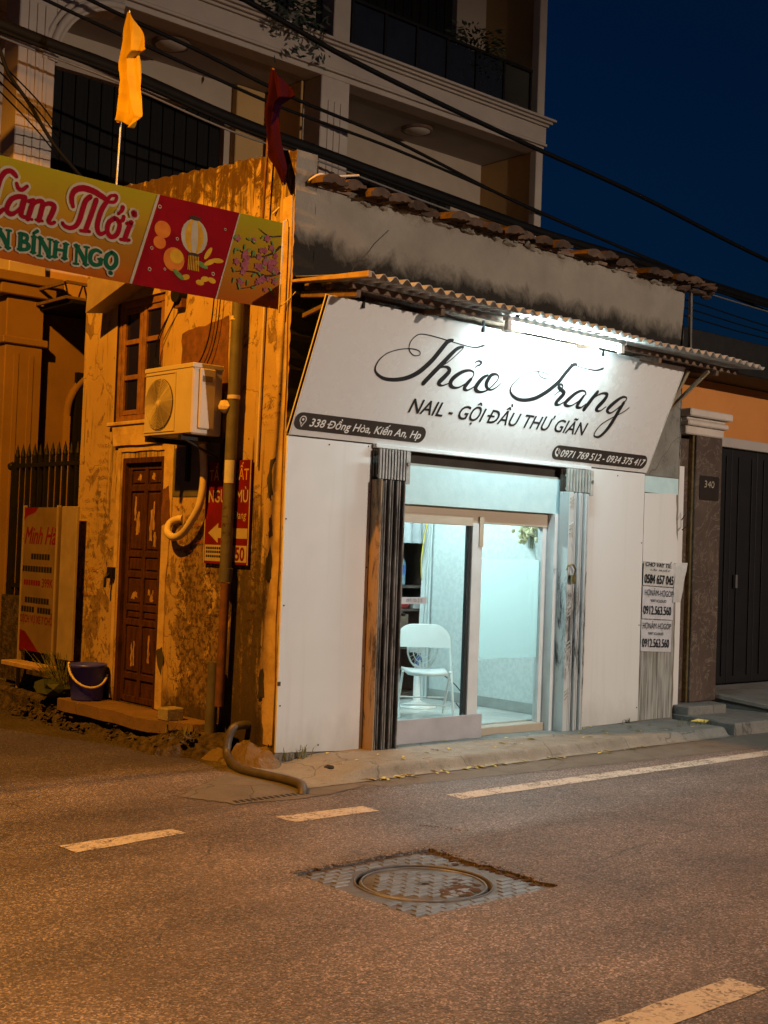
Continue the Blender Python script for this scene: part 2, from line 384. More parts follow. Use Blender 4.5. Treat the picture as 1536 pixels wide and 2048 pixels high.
M['lintel'] = pm('pale_blue_board', (.50, .68, .70), (.42, .61, .64), 8, .6, .15, 60)
M['beige'] = pm('beige_aluminium', (.46, .38, .29), (.42, .345, .26), 5, .45)
M['alu'] = pm('white_aluminium', (.66, .68, .68), (.58, .60, .60), 6, .4)
M['gasket'] = pm('black_gasket', (.015, .015, .016), None, 8, .6)
M['kick'] = pm('grey_kick_board', (.44, .42, .44), (.36, .345, .36), 5, .5, .1, 20)
M['darkgap'] = pm('dark_recess', (.05, .045, .035), (.035, .03, .025), 6, .9)
def shutter(name, c1, c2, lo, hi, seed, zone=None):
    m, t, b = nt(name); p = pos(t, (5, 5, 1.1), (seed, 0, 0)); n_ = noise(t, 2.6, 8, .74, p, .6)
    if zone: n_ = mth(t, 'ADD', n_, mth(t, 'MULTIPLY', win(t, axis(t, 2), *zone), .16))
    f = ramp(t, n_, [(lo, 0), (hi, 1)])
    setc(t, b, mix(t, f, c1, c2)); b.inputs['Roughness'].default_value = .5; b.inputs['Metallic'].default_value = .25
    bump(t, b, noise(t, 30, 5, .7), .25, .006); return m
M['shutL'] = shutter('sooty_shutter', (.30, .285, .265), (.022, .019, .017), .38, .62, 3)
M['shutLtop'] = pm('grey_lattice', (.36, .35, .33), (.22, .21, .2), 14, .5, metal=.2)
M['shutLside'] = shutter('rusty_channel', (.30, .21, .12), (.05, .035, .025), .50, .62, 9)
M['shutR'] = shutter('pale_stained_shutter', (.56, .59, .59), (.04, .04, .04), .60, .76, 5, (.25, .6, 1.1, 1.75))
M['shutRtop'] = pm('pale_lattice', (.5, .5, .46), (.36, .35, .31), 14, .5, metal=.2)
M['brass'] = pm('dull_brass', (.35, .27, .12), (.2, .15, .07), 20, .4, metal=.8)
M['tin'] = pm('old_tin_sheet', (.46, .455, .43), (.27, .26, .24), 9, .5, .2, 30, metal=.25)
M['wood'] = pm('weathered_timber', (.16, .10, .065), (.08, .05, .032), 8, .85, .3, 30, stretch=(.6, 3, 3))
M['board'] = pm('edge_board', (.42, .30, .19), (.30, .2, .12), 10, .8)
M['rooftile'] = pm('clay_tile', (.095, .06, .042), (.05, .036, .028), 12, .95, .6, 40, rnd=.35, spec=.05)
M['mortar'] = pm('mortar', (.2, .17, .13), (.1, .085, .065), 12, .95, .6, 40)
def glass(name, film=0.0):
    m = bpy.data.materials.new(name); m.use_nodes = True; t = m.node_tree; t.nodes.clear()
    o = N(t, 'ShaderNodeOutputMaterial'); tr = N(t, 'ShaderNodeBsdfTransparent'); tr.inputs[0].default_value = (.93, .97, .96, 1)
    gl = N(t, 'ShaderNodeBsdfGlossy'); gl.inputs['Roughness'].default_value = .03; lw = N(t, 'ShaderNodeLayerWeight'); lw.inputs[0].default_value = .5; p5 = mth(t, 'POWER', lw.outputs['Facing'], 5.0); fr = N(t, 'ShaderNodeMath', operation='MULTIPLY_ADD'); t.links.new(p5, fr.inputs[0]); fr.inputs[1].default_value = .85; fr.inputs[2].default_value = .045
    mx = N(t, 'ShaderNodeMixShader'); t.links.new(fr.outputs[0], mx.inputs[0]); t.links.new(tr.outputs[0], mx.inputs[1]); t.links.new(gl.outputs[0], mx.inputs[2]); out = mx.outputs[0]
    if film:
        tl = N(t, 'ShaderNodeBsdfTranslucent'); tl.inputs[0].default_value = (.85, .95, .95, 1); m2 = N(t, 'ShaderNodeMixShader'); m2.inputs[0].default_value = film
        t.links.new(out, m2.inputs[1]); t.links.new(tl.outputs[0], m2.inputs[2]); out = m2.outputs[0]
    t.links.new(out, o.inputs[0]); return m
M['glass'] = glass('clear_glass'); M['film'] = glass('frosted_glass', .38)
M['roomwall'] = pm('pale_speckled_wallpaper', (.72, .78, .77), (.62, .70, .70), 28, .8, .1, 60, lo=.42, hi=.58)
M['roomdark'] = pm('room_ceiling', (.7, .72, .7), None, 4, .9)
M['floor'] = pm('pale_floor_tile', (.62, .63, .60), (.52, .53, .51), 3, .25)
M['skirt'] = pm('skirting', (.42, .44, .42), None, 6, .5)
M['curtain'] = pm('grey_curtain', (.35, .37, .38), (.26, .27, .28), 6, .9)
M['sheet'] = pm('white_sheet', (.72, .76, .76), (.64, .69, .69), 5, .85)
M['cabinet'] = pm('dark_brown_cabinet', (.075, .045, .03), (.045, .028, .02), 10, .45, stretch=(1, 1, 4))
M['pane_brown'] = pm('cabinet_panel', (.16, .10, .06), (.09, .055, .035), 10, .4)
M['white'] = pm('white_enamel', (.76, .78, .77), (.70, .72, .71), 5, .3)
M['bluepl'] = pm('blue_plastic', (.03, .10, .35), (.05, .14, .42), 12, .35)
M['bottle'] = pm('bluish_bottle', (.22, .34, .42), (.16, .26, .34), 9, .2)
M['redpl'] = pm('red_plastic', (.62, .05, .05), (.5, .035, .04), 18, .4)
M['petal'] = pm('cream_petals', (.70, .62, .40), (.50, .46, .26), 40, .8)
M['yellowcord'] = pm('yellow_cord', (.65, .5, .08), None, 8, .5)
M['paper'] = pm('poster_paper', (.52, .515, .50), (.42, .415, .39), 9, .8)
M['paper2'] = pm('lilac_poster_paper', (.52, .52, .55), (.42, .42, .44), 9, .8)
M['acbody'] = pm('cream_steel_casing', (.46, .40, .30), (.41, .35, .26), 3, .42)
M['acdark'] = pm('fan_shadow_plate', (.10, .075, .05), None, 6, .7)
M['dark'] = pm('black_iron', (.007, .0065, .006), (.012, .011, .010), 10, .6, spec=.2)
M['pipe'] = pm('grey_pvc', (.115, .105, .085), (.07, .064, .052), 7, .6, .15, 30)
M['rustpipe'] = pm('rusty_iron_pipe', (.16, .06, .03), (.08, .035, .02), 12, .75, .3, 40)
M['hose'] = pm('brown_grey_hose', (.085, .075, .066), (.055, .048, .042), 14, .5, .25, 70)
M['lagging'] = pm('cream_pipe_wrap', (.60, .50, .33), (.48, .38, .24), 10, .65, .2, 50)
M['oldwood'] = pm('dark_red_door', (.075, .028, .014), (.032, .013, .008), 9, .85, .5, 40, stretch=(1, 3, .6), spec=.15)
M['peel'] = pm('bare_pale_wood', (.42, .27, .14), (.2, .11, .055), 13, .85, stretch=(1, 3, .6))
M['winframe'] = pm('brown_window_wood', (.24, .115, .055), (.14, .065, .032), 12, .7, .2, 40)
M['darkpane'] = pm('dark_glass', (.012, .01, .008), None, 6, .12)
M['red'] = pm('red_sign_paint', (.15, .006, .008), (.10, .006, .006), 6, .85, spec=.08)
M['redbright'] = pm('banner_red', (0.21, 0.004, 0.008), (0.17, 0.004, 0.007), 4, .9, spec=.05)
M['cream'] = pm('cream_print', (0.36, 0.31, 0.22), (0.31, 0.26, 0.18), 9, .9, spec=.05)
M['green'] = pm('dark_green_print', (0.008, 0.07, 0.035), (0.007, 0.06, 0.03), 6, .9, spec=.05)
M['crimson'] = pm('crimson_print', (0.2, 0.004, 0.013), (0.17, 0.004, 0.012), 6, .9, spec=.05)
M['gold'] = pm('gold_print', (0.5, 0.28, 0.02), (0.4, 0.19, 0.014), 14, .9, spec=.05)
M['orangeprint'] = pm('orange_print', (0.5, 0.15, 0.02), (0.42, 0.1, 0.014), 10, .9, spec=.05)
M['pink'] = pm('pink_blossom_print', (0.28, 0.085, 0.1), (0.2, 0.045, 0.06), 40, .9, spec=.05)
M['leafprint'] = pm('leaf_print', (0.08, 0.15, 0.04), (0.13, 0.2, 0.05), 30, .9, spec=.05)
M['branch'] = pm('branch_print', (0.05, 0.03, 0.02), (0.04, 0.022, 0.015), 30, .9, spec=.05)
def bannermat():
    m, t, b = nt('banner_yellow_orange'); z = axis(t, 2)      # printed gradient of the banner itself
    k = N(t, 'ShaderNodeMapRange'); k.inputs[1].default_value = 3.32; k.inputs[2].default_value = 3.98; t.links.new(z, k.inputs[0])
    setc(t, b, ramp(t, k.outputs[0], [(0, (.29, .066, .006)), (.45, (.29, .125, .01)), (1, (.26, .215, .01))])); b.inputs['Roughness'].default_value = .9; b.inputs['Specular IOR Level'].default_value = .04
    bump(t, b, noise(t, 4, 3, .5, pos(t)), .1, .03); return m
M['banner'] = bannermat()
M['bannerback'] = pm('banner_back', (.5, .45, .36), None, 4, .7)
def cloth(name, c):
    m, t, b = nt(name); b.inputs['Roughness'].default_value = .95; b.inputs['Specular IOR Level'].default_value = .05
    k = mix(t, ramp(t, noise(t, 5, 4, .6), [(.3, 0), (.7, 1)]), c, tuple(q * .8 for q in c)); setc(t, b, k)
    bump(t, b, noise(t, 9, 4, .6), .3, .02)
    tl = N(t, 'ShaderNodeBsdfTranslucent'); t.links.new(k, tl.inputs[0]); mx = N(t, 'ShaderNodeMixShader'); mx.inputs[0].default_value = .3
    o = [n for n in t.nodes if n.type == 'OUTPUT_MATERIAL'][0]; t.links.new(b.outputs[0], mx.inputs[1]); t.links.new(tl.outputs[0], mx.inputs[2]); t.links.new(mx.outputs[0], o.inputs[0]); return m
M['yflag'] = cloth('yellow_cloth', (.62, .43, .05))
M['rflag'] = cloth('dark_red_cloth', (.03, .004, .018))
M['steel'] = pm('steel_pole', (.4, .39, .37), None, 8, .35, metal=.8)
M['cable'] = pm('black_cable', (.004, .004, .004), (.006, .006, .006), 8, .7, spec=.15)
M['cablegrey'] = pm('grey_cable', (.16, .15, .14), None, 8, .55)
M['wallcream'] = pm('cream_house_paint', (.45, .36, .265), (.39, .31, .23), 1.5, .85, .12, 40)
M['walltrim'] = pm('pale_moulding_paint', (.46, .385, .31), (.40, .335, .275), 2.5, .8, .1, 40)
M['wallyellow'] = pm('yellow_house_paint', (.52, .32, .12), (.46, .285, .105), 1.5, .88, .12, 40)
M['soffit'] = pm('grey_soffit', (.34, .30, .27), (.30, .27, .24), 2, .9)
M['shutterdark'] = pm('dark_shutter', (.007, .007, .007), (.012, .011, .010), 6, .7, stretch=(6, 1, .4), spec=.1)
M['railglass'] = pm('smoked_rail', (.02, .022, .026), None, 5, .15)
M['leaf'] = pm('dark_leaf', (.035, .05, .02), (.02, .03, .012), 30, .7, rnd=.3)
M['grassy'] = pm('weed_green', (.08, .11, .035), (.14, .13, .06), 40, .8)
M['fallen'] = pm('fallen_petals', (.55, .46, .10), (.38, .33, .12), 60, .8)
M['pot'] = pm('grey_pot', (.25, .22, .2), None, 7, .8)
M['navy'] = pm('navy_plastic', (.04, .05, .62), (.045, .055, .66), 7, .4)
M['handle'] = pm('pale_plastic', (.6, .52, .42), None, 8, .5)
M['brickm'] = pm('grey_block', (.30, .26, .2), (.22, .19, .15), 16, .95, .5, 60)
M['brickr'] = pm('old_brick', (.20, .09, .055), (.12, .06, .04), 14, .95, .4, 60, rnd=.4)
M['vinyl'] = pm('cream_board_vinyl', (.17, .12, .065), (.13, .09, .05), 4, .8, spec=.1)
M['galv'] = pm('galvanised_sheet', (.36, .29, .19), (.28, .22, .14), 5, .5, metal=.2)
def marble():
    m, t, b = nt('brown_marble'); p = pos(t)
    v = ramp(t, noise(t, 3.5, 8, .62, p, 1.8), [(.485, 0), (.5, .8), (.515, 0)])
    c = mix(t, ramp(t, noise(t, 2, 5, .6, p), [(.3, 0), (.7, 1)]), (.105, .075, .058), (.065, .047, .038))
    setc(t, b, mix(t, mth(t, 'MULTIPLY', v, .5), c, (.34, .28, .22))); b.inputs['Roughness'].default_value = .2; return m
M['marble'] = marble()
M['cap'] = pm('pale_capital_plaster', (.50, .44, .38), (.42, .37, .32), 5, .85, .15, 40)
M['orangewall'] = pm('orange_house_paint', (.50, .19, .04), (.43, .16, .033), 1.6, .9, .15, 40)
M['gate'] = pm('dark_gate', (.011, .010, .010), (.008, .0075, .0075), 5, .5, spec=.3)
M['plaque'] = pm('dark_plaque', (.03, .022, .018), None, 9, .3)
M['plaquetxt'] = pm('dull_plaque_lettering', (.32, .28, .2), None, 9, .5)
M['iron'] = pm('cast_iron', (.135, .135, .14), (.075, .073, .073), 9, .5, .4, 60, metal=.35)
M['ironhi'] = pm('worn_iron_pads', (.17, .175, .185), (.10, .10, .105), 7, .42, .3, 80, metal=.4)
M['rust'] = pm('rusty_soil', (.07, .046, .03), (.042, .028, .019), 20, .95, .7, 60)
M['hole'] = pm('drain_darkness', (.008, .008, .008), None, 8, .9)
M['polegrey'] = pm('concrete_pole', (.32, .31, .29), None, 3, .9)
def smudge(name, c):            # worn-off stencilled marks, illegible in the photograph
    m, t, b = nt(name); p = pos(t)
    a = noise(t, 42, 4, .65, pos(t, (1, 1.2, 1)), .6); z = axis(t, 2)
    rows = mth(t, 'SINE', mth(t, 'ADD', mth(t, 'MULTIPLY', z, 88), mth(t, 'MULTIPLY', noise(t, 6, 3, .5, p), 7.0))); mk = mth(t, 'MULTIPLY', ramp(t, a, [(.48, 0), (.54, 1)]), ramp(t, rows, [(.35, 0), (.5, 1)]))
    mk = mth(t, 'MULTIPLY', mk, ramp(t, noise(t, 5, 4, .6, p), [(.42, .0), (.6, .75)]))
    setc(t, b, mix(t, .5, c, c)); t.links.new(mk, b.inputs['Alpha']); b.inputs['Roughness'].default_value = .9; return m
M['smudge'] = smudge('faded_stencil', (.07, .03, .02))
M['smudge2'] = smudge('faded_red_stencil', (.22, .05, .03))
M['faded'] = pm('faded_stencil_paint', (.09, .045, .03), (.16, .085, .05), 30, .9)
M['lowerwall'] = pm('shaded_ochre_paint', (.24, .145, .06), (.19, .115, .045), 1.6, .9, .15, 40, spec=.1)  # house paint with the dim light of the ground floor put into its colour
M['footing'] = concrete('footing_concrete', (.19, .135, .085), (.12, .085, .05), sc=1.8)

# lettering strokes: (u, v, half width) in metres on the sign face / banner
SIGN_STROKES = [[(1.69,0.935,0.012),(1.617,0.908,0.007),(1.524,0.903,0.004),(1.333,0.915,0.004),(1.124,0.931,0.004),(0.986,0.93,0.004),(0.93,0.899,0.004),(0.902,0.847,0.004),(0.916,0.789,0.004),(0.979,0.754,0.004),(1.034,0.764,0.004),(1.033,0.786,0.004),(0.999,0.8,0.004),(0.93,0.802,0.004),(0.831,0.785,0.004),(0.731,0.749,0.004),(0.679,0.712,0.004),(0.642,0.663,0.006),(0.632,0.603,0.008),(0.666,0.563,0.011),(0.747,0.535,0.014),(0.861,0.538,0.017),(0.976,0.567,0.02),(1.072,0.62,0.023),(1.143,0.69,0.024),(1.195,0.758,0.024),(1.242,0.841,0.024),(1.284,0.908,0.022),(1.332,0.928,0.014)],[(1.469,0.891,0.008),(1.439,0.883,0.014),(1.391,0.85,0.02),(1.306,0.735,0.024),(1.241,0.649,0.024),(1.167,0.546,0.024)],[(1.468,0.893,0.006),(1.471,0.88,0.004),(1.431,0.828,0.004),(1.368,0.758,0.004),(1.299,0.703,0.004)],[(1.23,0.625,0.004),(1.27,0.676,0.006),(1.32,0.703,0.009),(1.371,0.704,0.014),(1.401,0.677,0.022),(1.372,0.627,0.024),(1.332,0.575,0.024),(1.347,0.552,0.014),(1.383,0.552,0.007),(1.435,0.576,0.005),(1.45,0.589,0.004)],[(1.683,0.681,0.005),(1.666,0.704,0.007),(1.609,0.709,0.011),(1.536,0.682,0.018),(1.467,0.623,0.023),(1.457,0.574,0.022),(1.498,0.549,0.014),(1.559,0.555,0.008),(1.625,0.598,0.006),(1.669,0.643,0.006),(1.683,0.681,0.005)],[(1.668,0.641,0.016),(1.632,0.583,0.022),(1.629,0.553,0.018),(1.665,0.543,0.009),(1.713,0.569,0.006),(1.744,0.596,0.005)],[(1.84,0.696,0.01),(1.79,0.662,0.02),(1.752,0.589,0.024),(1.768,0.554,0.018),(1.826,0.546,0.011),(1.895,0.574,0.007),(1.96,0.65,0.006),(1.972,0.696,0.007),(1.936,0.716,0.01),(1.882,0.701,0.02),(1.856,0.638,0.023),(1.874,0.596,0.016),(1.927,0.577,0.008),(1.982,0.603,0.006),(2.029,0.65,0.004)],[(1.651,0.783,0.005),(1.686,0.801,0.008),(1.722,0.792,0.012),(1.715,0.772,0.01),(1.684,0.756,0.006),(1.671,0.741,0.004)],[(3.227,0.93,0.013),(3.141,0.903,0.008),(2.989,0.902,0.004),(2.821,0.915,0.004),(2.695,0.924,0.004),(2.526,0.926,0.004),(2.448,0.891,0.004),(2.41,0.837,0.004),(2.427,0.79,0.004),(2.477,0.759,0.004),(2.539,0.752,0.004),(2.565,0.773,0.004),(2.531,0.794,0.004),(2.444,0.802,0.004),(2.346,0.788,0.004),(2.242,0.738,0.004),(2.172,0.668,0.006),(2.156,0.609,0.008),(2.197,0.564,0.012),(2.279,0.536,0.015),(2.383,0.537,0.017),(2.497,0.569,0.02),(2.598,0.631,0.023),(2.666,0.689,0.024),(2.72,0.75,0.024),(2.765,0.832,0.024),(2.819,0.908,0.022),(2.867,0.923,0.012)],[(2.713,0.617,0.004),(2.764,0.662,0.006),(2.79,0.704,0.008),(2.76,0.725,0.01),(2.736,0.713,0.013),(2.743,0.692,0.018),(2.823,0.661,0.02),(2.826,0.635,0.023),(2.779,0.57,0.023),(2.776,0.544,0.018),(2.818,0.54,0.009),(2.87,0.572,0.005),(2.888,0.587,0.004)],[(3.12,0.673,0.006),(3.098,0.696,0.008),(3.044,0.698,0.012),(2.975,0.661,0.019),(2.909,0.593,0.023),(2.896,0.557,0.02),(2.941,0.542,0.012),(3.0,0.56,0.007),(3.073,0.616,0.006),(3.099,0.651,0.006),(3.12,0.673,0.005)],[(3.1,0.655,0.014),(3.062,0.575,0.022),(3.064,0.546,0.017),(3.115,0.546,0.009),(3.165,0.585,0.006)],[(3.264,0.711,0.02),(3.218,0.632,0.024),(3.166,0.534,0.024)],[(3.193,0.581,0.005),(3.238,0.643,0.006),(3.292,0.688,0.008),(3.358,0.711,0.012),(3.406,0.699,0.02),(3.392,0.647,0.024),(3.333,0.565,0.023),(3.349,0.541,0.014),(3.393,0.545,0.007),(3.449,0.589,0.005)],[(3.7,0.689,0.006),(3.68,0.707,0.008),(3.623,0.699,0.014),(3.551,0.646,0.021),(3.488,0.577,0.022),(3.495,0.547,0.015),(3.542,0.538,0.009),(3.602,0.576,0.007),(3.672,0.646,0.007),(3.7,0.689,0.005)],[(3.676,0.651,0.02),(3.647,0.567,0.023),(3.609,0.45,0.024),(3.567,0.365,0.02),(3.512,0.306,0.015),(3.461,0.295,0.009),(3.423,0.311,0.007),(3.434,0.366,0.006),(3.491,0.434,0.005),(3.611,0.509,0.005),(3.716,0.565,0.005),(3.777,0.615,0.004)]]
BANNER_STROKES = [[(-2.354,3.677,0.017),(-2.327,3.802,0.017),(-2.31,3.85,0.017),(-2.285,3.884,0.017),(-2.252,3.897,0.017),(-2.225,3.884,0.017),(-2.209,3.869,0.012)],[(-2.363,3.587,0.017),(-2.325,3.607,0.017),(-2.287,3.643,0.012)],[(-2.207,3.827,0.012),(-2.194,3.799,0.014),(-2.167,3.795,0.014),(-2.134,3.826,0.012)],[(-2.151,3.75,0.017),(-2.191,3.745,0.017),(-2.237,3.717,0.017),(-2.264,3.664,0.017),(-2.261,3.63,0.017),(-2.232,3.623,0.017),(-2.2,3.645,0.012),(-2.171,3.676,0.012)],[(-2.148,3.748,0.02),(-2.161,3.685,0.02),(-2.169,3.639,0.018),(-2.152,3.622,0.014),(-2.128,3.625,0.012)],[(-2.12,3.731,0.014),(-2.086,3.745,0.014)],[(-2.086,3.742,0.018),(-2.103,3.678,0.018),(-2.121,3.615,0.018)],[(-2.142,3.622,0.01),(-2.09,3.617,0.01)],[(-2.095,3.711,0.012),(-2.055,3.745,0.015),(-2.021,3.743,0.018),(-2.028,3.687,0.018),(-2.043,3.623,0.018)],[(-2.063,3.622,0.01),(-2.018,3.623,0.01)],[(-2.023,3.72,0.012),(-1.979,3.748,0.015),(-1.94,3.74,0.018),(-1.949,3.696,0.018),(-1.974,3.633,0.016),(-1.952,3.621,0.013),(-1.932,3.633,0.012)],[(-1.805,3.765,0.014),(-1.816,3.802,0.018),(-1.814,3.842,0.018),(-1.791,3.879,0.02),(-1.738,3.903,0.022),(-1.665,3.9,0.022),(-1.591,3.876,0.02),(-1.56,3.865,0.016),(-1.532,3.894,0.012),(-1.495,3.906,0.012),(-1.487,3.888,0.012),(-1.504,3.859,0.012),(-1.545,3.851,0.012),(-1.563,3.842,0.014)],[(-1.682,3.858,0.018),(-1.713,3.824,0.018),(-1.732,3.767,0.018),(-1.75,3.697,0.018),(-1.776,3.643,0.016),(-1.818,3.618,0.015),(-1.857,3.623,0.014),(-1.875,3.641,0.012)],[(-1.637,3.845,0.018),(-1.669,3.74,0.018),(-1.707,3.623,0.018)],[(-1.743,3.616,0.012),(-1.678,3.622,0.012)],[(-1.563,3.843,0.016),(-1.594,3.788,0.018),(-1.619,3.703,0.018),(-1.62,3.65,0.018),(-1.597,3.621,0.015),(-1.563,3.64,0.012)],[(-1.495,3.748,0.017),(-1.535,3.714,0.017),(-1.547,3.658,0.017),(-1.526,3.621,0.017),(-1.493,3.625,0.017),(-1.465,3.66,0.017),(-1.456,3.716,0.017),(-1.476,3.745,0.017),(-1.499,3.748,0.017)],[(-1.468,3.733,0.012),(-1.435,3.747,0.014),(-1.427,3.774,0.014)],[(-1.47,3.783,0.01),(-1.445,3.812,0.014),(-1.437,3.837,0.016)],[(-1.404,3.731,0.012),(-1.362,3.749,0.012)],[(-1.37,3.745,0.018),(-1.394,3.681,0.018),(-1.414,3.619,0.018)],[(-1.444,3.614,0.012),(-1.379,3.621,0.012)],[(-1.352,3.812,0.022),(-1.349,3.809,0.026),(-1.346,3.805,0.022)]]
BANNER_GREEN = [[(-2.313,3.509,0.009),(-2.313,3.451,0.009),(-2.313,3.393,0.009)],[(-2.33,3.508,0.007),(-2.297,3.51,0.007)],[(-2.33,3.391,0.007),(-2.297,3.393,0.007)],[(-2.317,3.508,0.016),(-2.278,3.456,0.016),(-2.247,3.398,0.014)],[(-2.247,3.512,0.009),(-2.247,3.457,0.009),(-2.247,3.402,0.009)],[(-2.264,3.511,0.007),(-2.231,3.513,0.007)],[(-2.264,3.4,0.007),(-2.231,3.402,0.007)],[(-2.163,3.509,0.015),(-2.164,3.458,0.015),(-2.165,3.407,0.015)],[(-2.18,3.508,0.007),(-2.146,3.51,0.007)],[(-2.182,3.406,0.007),(-2.148,3.408,0.007)],[(-2.163,3.509,0.0125),(-2.126,3.507,0.0125),(-2.118,3.489,0.0125),(-2.128,3.468,0.0125),(-2.161,3.459,0.0125)],[(-2.161,3.459,0.0125),(-2.12,3.457,0.0125),(-2.106,3.437,0.015),(-2.122,3.415,0.0125),(-2.165,3.407,0.0125)],[(-2.071,3.508,0.015),(-2.072,3.456,0.015),(-2.073,3.405,0.015)],[(-2.088,3.506,0.007),(-2.054,3.508,0.007)],[(-2.09,3.404,0.007),(-2.056,3.405,0.007)],[(-2.076,3.529,0.01),(-2.049,3.55,0.012)],[(-2.027,3.51,0.009),(-2.027,3.45,0.009),(-2.027,3.391,0.009)],[(-2.044,3.508,0.007),(-2.01,3.51,0.007)],[(-2.044,3.39,0.007),(-2.01,3.391,0.007)],[(-2.03,3.509,0.016),(-1.99,3.456,0.016),(-1.958,3.397,0.014)],[(-1.958,3.513,0.009),(-1.958,3.457,0.009),(-1.958,3.4,0.009)],[(-1.975,3.512,0.007),(-1.94,3.514,0.007)],[(-1.975,3.399,0.007),(-1.94,3.401,0.007)],[(-1.915,3.505,0.015),(-1.918,3.456,0.015),(-1.921,3.407,0.015)],[(-1.933,3.504,0.007),(-1.898,3.506,0.007)],[(-1.939,3.405,0.007),(-1.904,3.407,0.007)],[(-1.845,3.505,0.015),(-1.848,3.457,0.015),(-1.851,3.408,0.015)],[(-1.862,3.504,0.007),(-1.827,3.506,0.007)],[(-1.868,3.407,0.007),(-1.833,3.409,0.007)],[(-1.917,3.456,0.01),(-1.848,3.459,0.01)],[(-1.766,3.51,0.009),(-1.766,3.449,0.009),(-1.766,3.389,0.009)],[(-1.784,3.509,0.007),(-1.748,3.511,0.007)],[(-1.784,3.387,0.007),(-1.748,3.389,0.007)],[(-1.77,3.509,0.016),(-1.728,3.455,0.016),(-1.695,3.395,0.014)],[(-1.694,3.513,0.009),(-1.695,3.456,0.009),(-1.695,3.398,0.009)],[(-1.712,3.512,0.007),(-1.676,3.514,0.007)],[(-1.713,3.397,0.007),(-1.677,3.398,0.007)],[(-1.587,3.497,0.01),(-1.621,3.507,0.0125),(-1.657,3.484,0.016),(-1.665,3.436,0.016),(-1.646,3.41,0.015),(-1.613,3.407,0.0125),(-1.587,3.42,0.0125)],[(-1.587,3.42,0.015),(-1.587,3.45,0.015)],[(-1.607,3.45,0.007),(-1.57,3.451,0.007)],[(-1.51,3.511,0.0125),(-1.542,3.482,0.016),(-1.549,3.437,0.016),(-1.527,3.407,0.015),(-1.498,3.409,0.015),(-1.472,3.444,0.016),(-1.475,3.49,0.016),(-1.499,3.511,0.0125),(-1.512,3.51,0.0125)],[(-1.513,3.373,0.014),(-1.509,3.372,0.016),(-1.506,3.371,0.014)]]

# ================================================================ ground
def nz(x, y, s=1.0): 
    from mathutils import noise as mn
    return mn.noise(Vector((x * s, y * s, 3.3)))
HX0, HX1, HY0, HY1 = -1.745, -.775, -3.455, -2.505           # manhole opening in the road
ROADZ = -.12
def road():
    b = bmesh.new(); es = []
    inner = jline((HX0, HY0), (HX1, HY0), 26, .006) + jline((HX1, HY0), (HX1, HY1), 26, .02) + jline((HX1, HY1), (HX0, HY1), 26, .02) + jline((HX0, HY1), (HX0, HY0), 26, .006)
    outer = [(-6, -7), (4, -7), (4, 1), (-6, 1)]
    far = [(-400, -400), (400, -400), (400, 400), (-400, 400)]
    V = []
    for lp in (inner, outer, far): V.append([b.verts.new((x, y, ROADZ)) for x, y in lp])
    for vs in V[:2]: es += [b.edges.new((vs[i], vs[(i + 1) % len(vs)])) for i in range(len(vs))]
    bmesh.ops.triangle_fill(b, use_beauty=True, edges=es)
    o, f = V[1], V[2]
    for i in range(4): b.faces.new((f[i], f[(i + 1) % 4], o[(i + 1) % 4], o[i]))
    low = [b.verts.new((v.co.x, v.co.y, ROADZ - .06)) for v in V[0]]
    n = len(low)
    for i in range(n): b.faces.new((V[0][i], V[0][(i + 1) % n], low[(i + 1) % n], low[i]))
    bmesh.ops.recalc_face_normals(b, faces=b.faces)
    me = bpy.data.meshes.new('road'); b.to_mesh(me); b.free()
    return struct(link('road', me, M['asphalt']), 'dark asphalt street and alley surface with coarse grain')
road()
def flat(name, pts, z, mat, label, jit=0.0, n=1):
    P = []
    for i in range(len(pts)): P += jline(pts[i], pts[(i + 1) % len(pts)], n, jit)
    mb = MB(); mb.add([(x, y, z) for x, y in P], [tuple(range(len(P)))]); o = mb.build(name, mat); return struct(o, label)
flat('road_marking', [(.40, -1.595), (30, -1.76), (30, -1.60), (.42, -1.42)], ROADZ + .003, M['paint'], 'long worn white edge line beside the shop kerb', .004, 24)
flat('road_marking', [(-1.0, -1.572), (-.333, -1.585), (-.336, -1.415), (-1.01, -1.385)], ROADZ + .003, M['paint'], 'short worn white dash nearest the shop corner', .006, 8)
flat('road_marking', [(-2.45, -1.55), (-1.71, -1.47), (-1.722, -1.335), (-2.457, -1.36)], ROADZ + .003, M['paint'], 'faint white dash at the alley mouth', .006, 8)
flat('road_marking', [(-2.9, -4.98), (-1.275, -4.95), (-1.282, -4.79), (-2.9, -4.80)], ROADZ + .003, M['paint'], 'wide white lane dash in the foreground', .006, 10)
flat('gutter_strip', [(-.15, -.66), (.3, -1.0), (2.0, -1.14), (4.5, -1.33), (7.5, -1.5), (7.5, -.55), (.3, -.55)], ROADZ + .002, M['gutter'], 'pale concrete gutter strip along the kerb', .012, 40)
flat('concrete_patch', [(-1.18, -.55), (-1.0, -.93), (-.62, -1.02), (-.25, -1.0), (.1, -.9), (.28, -.6), (.1, -.1), (-.3, .1), (-.7, -.2)], ROADZ + .004, M['gutter'], 'pale concrete patch around the drain grating', .014, 22)
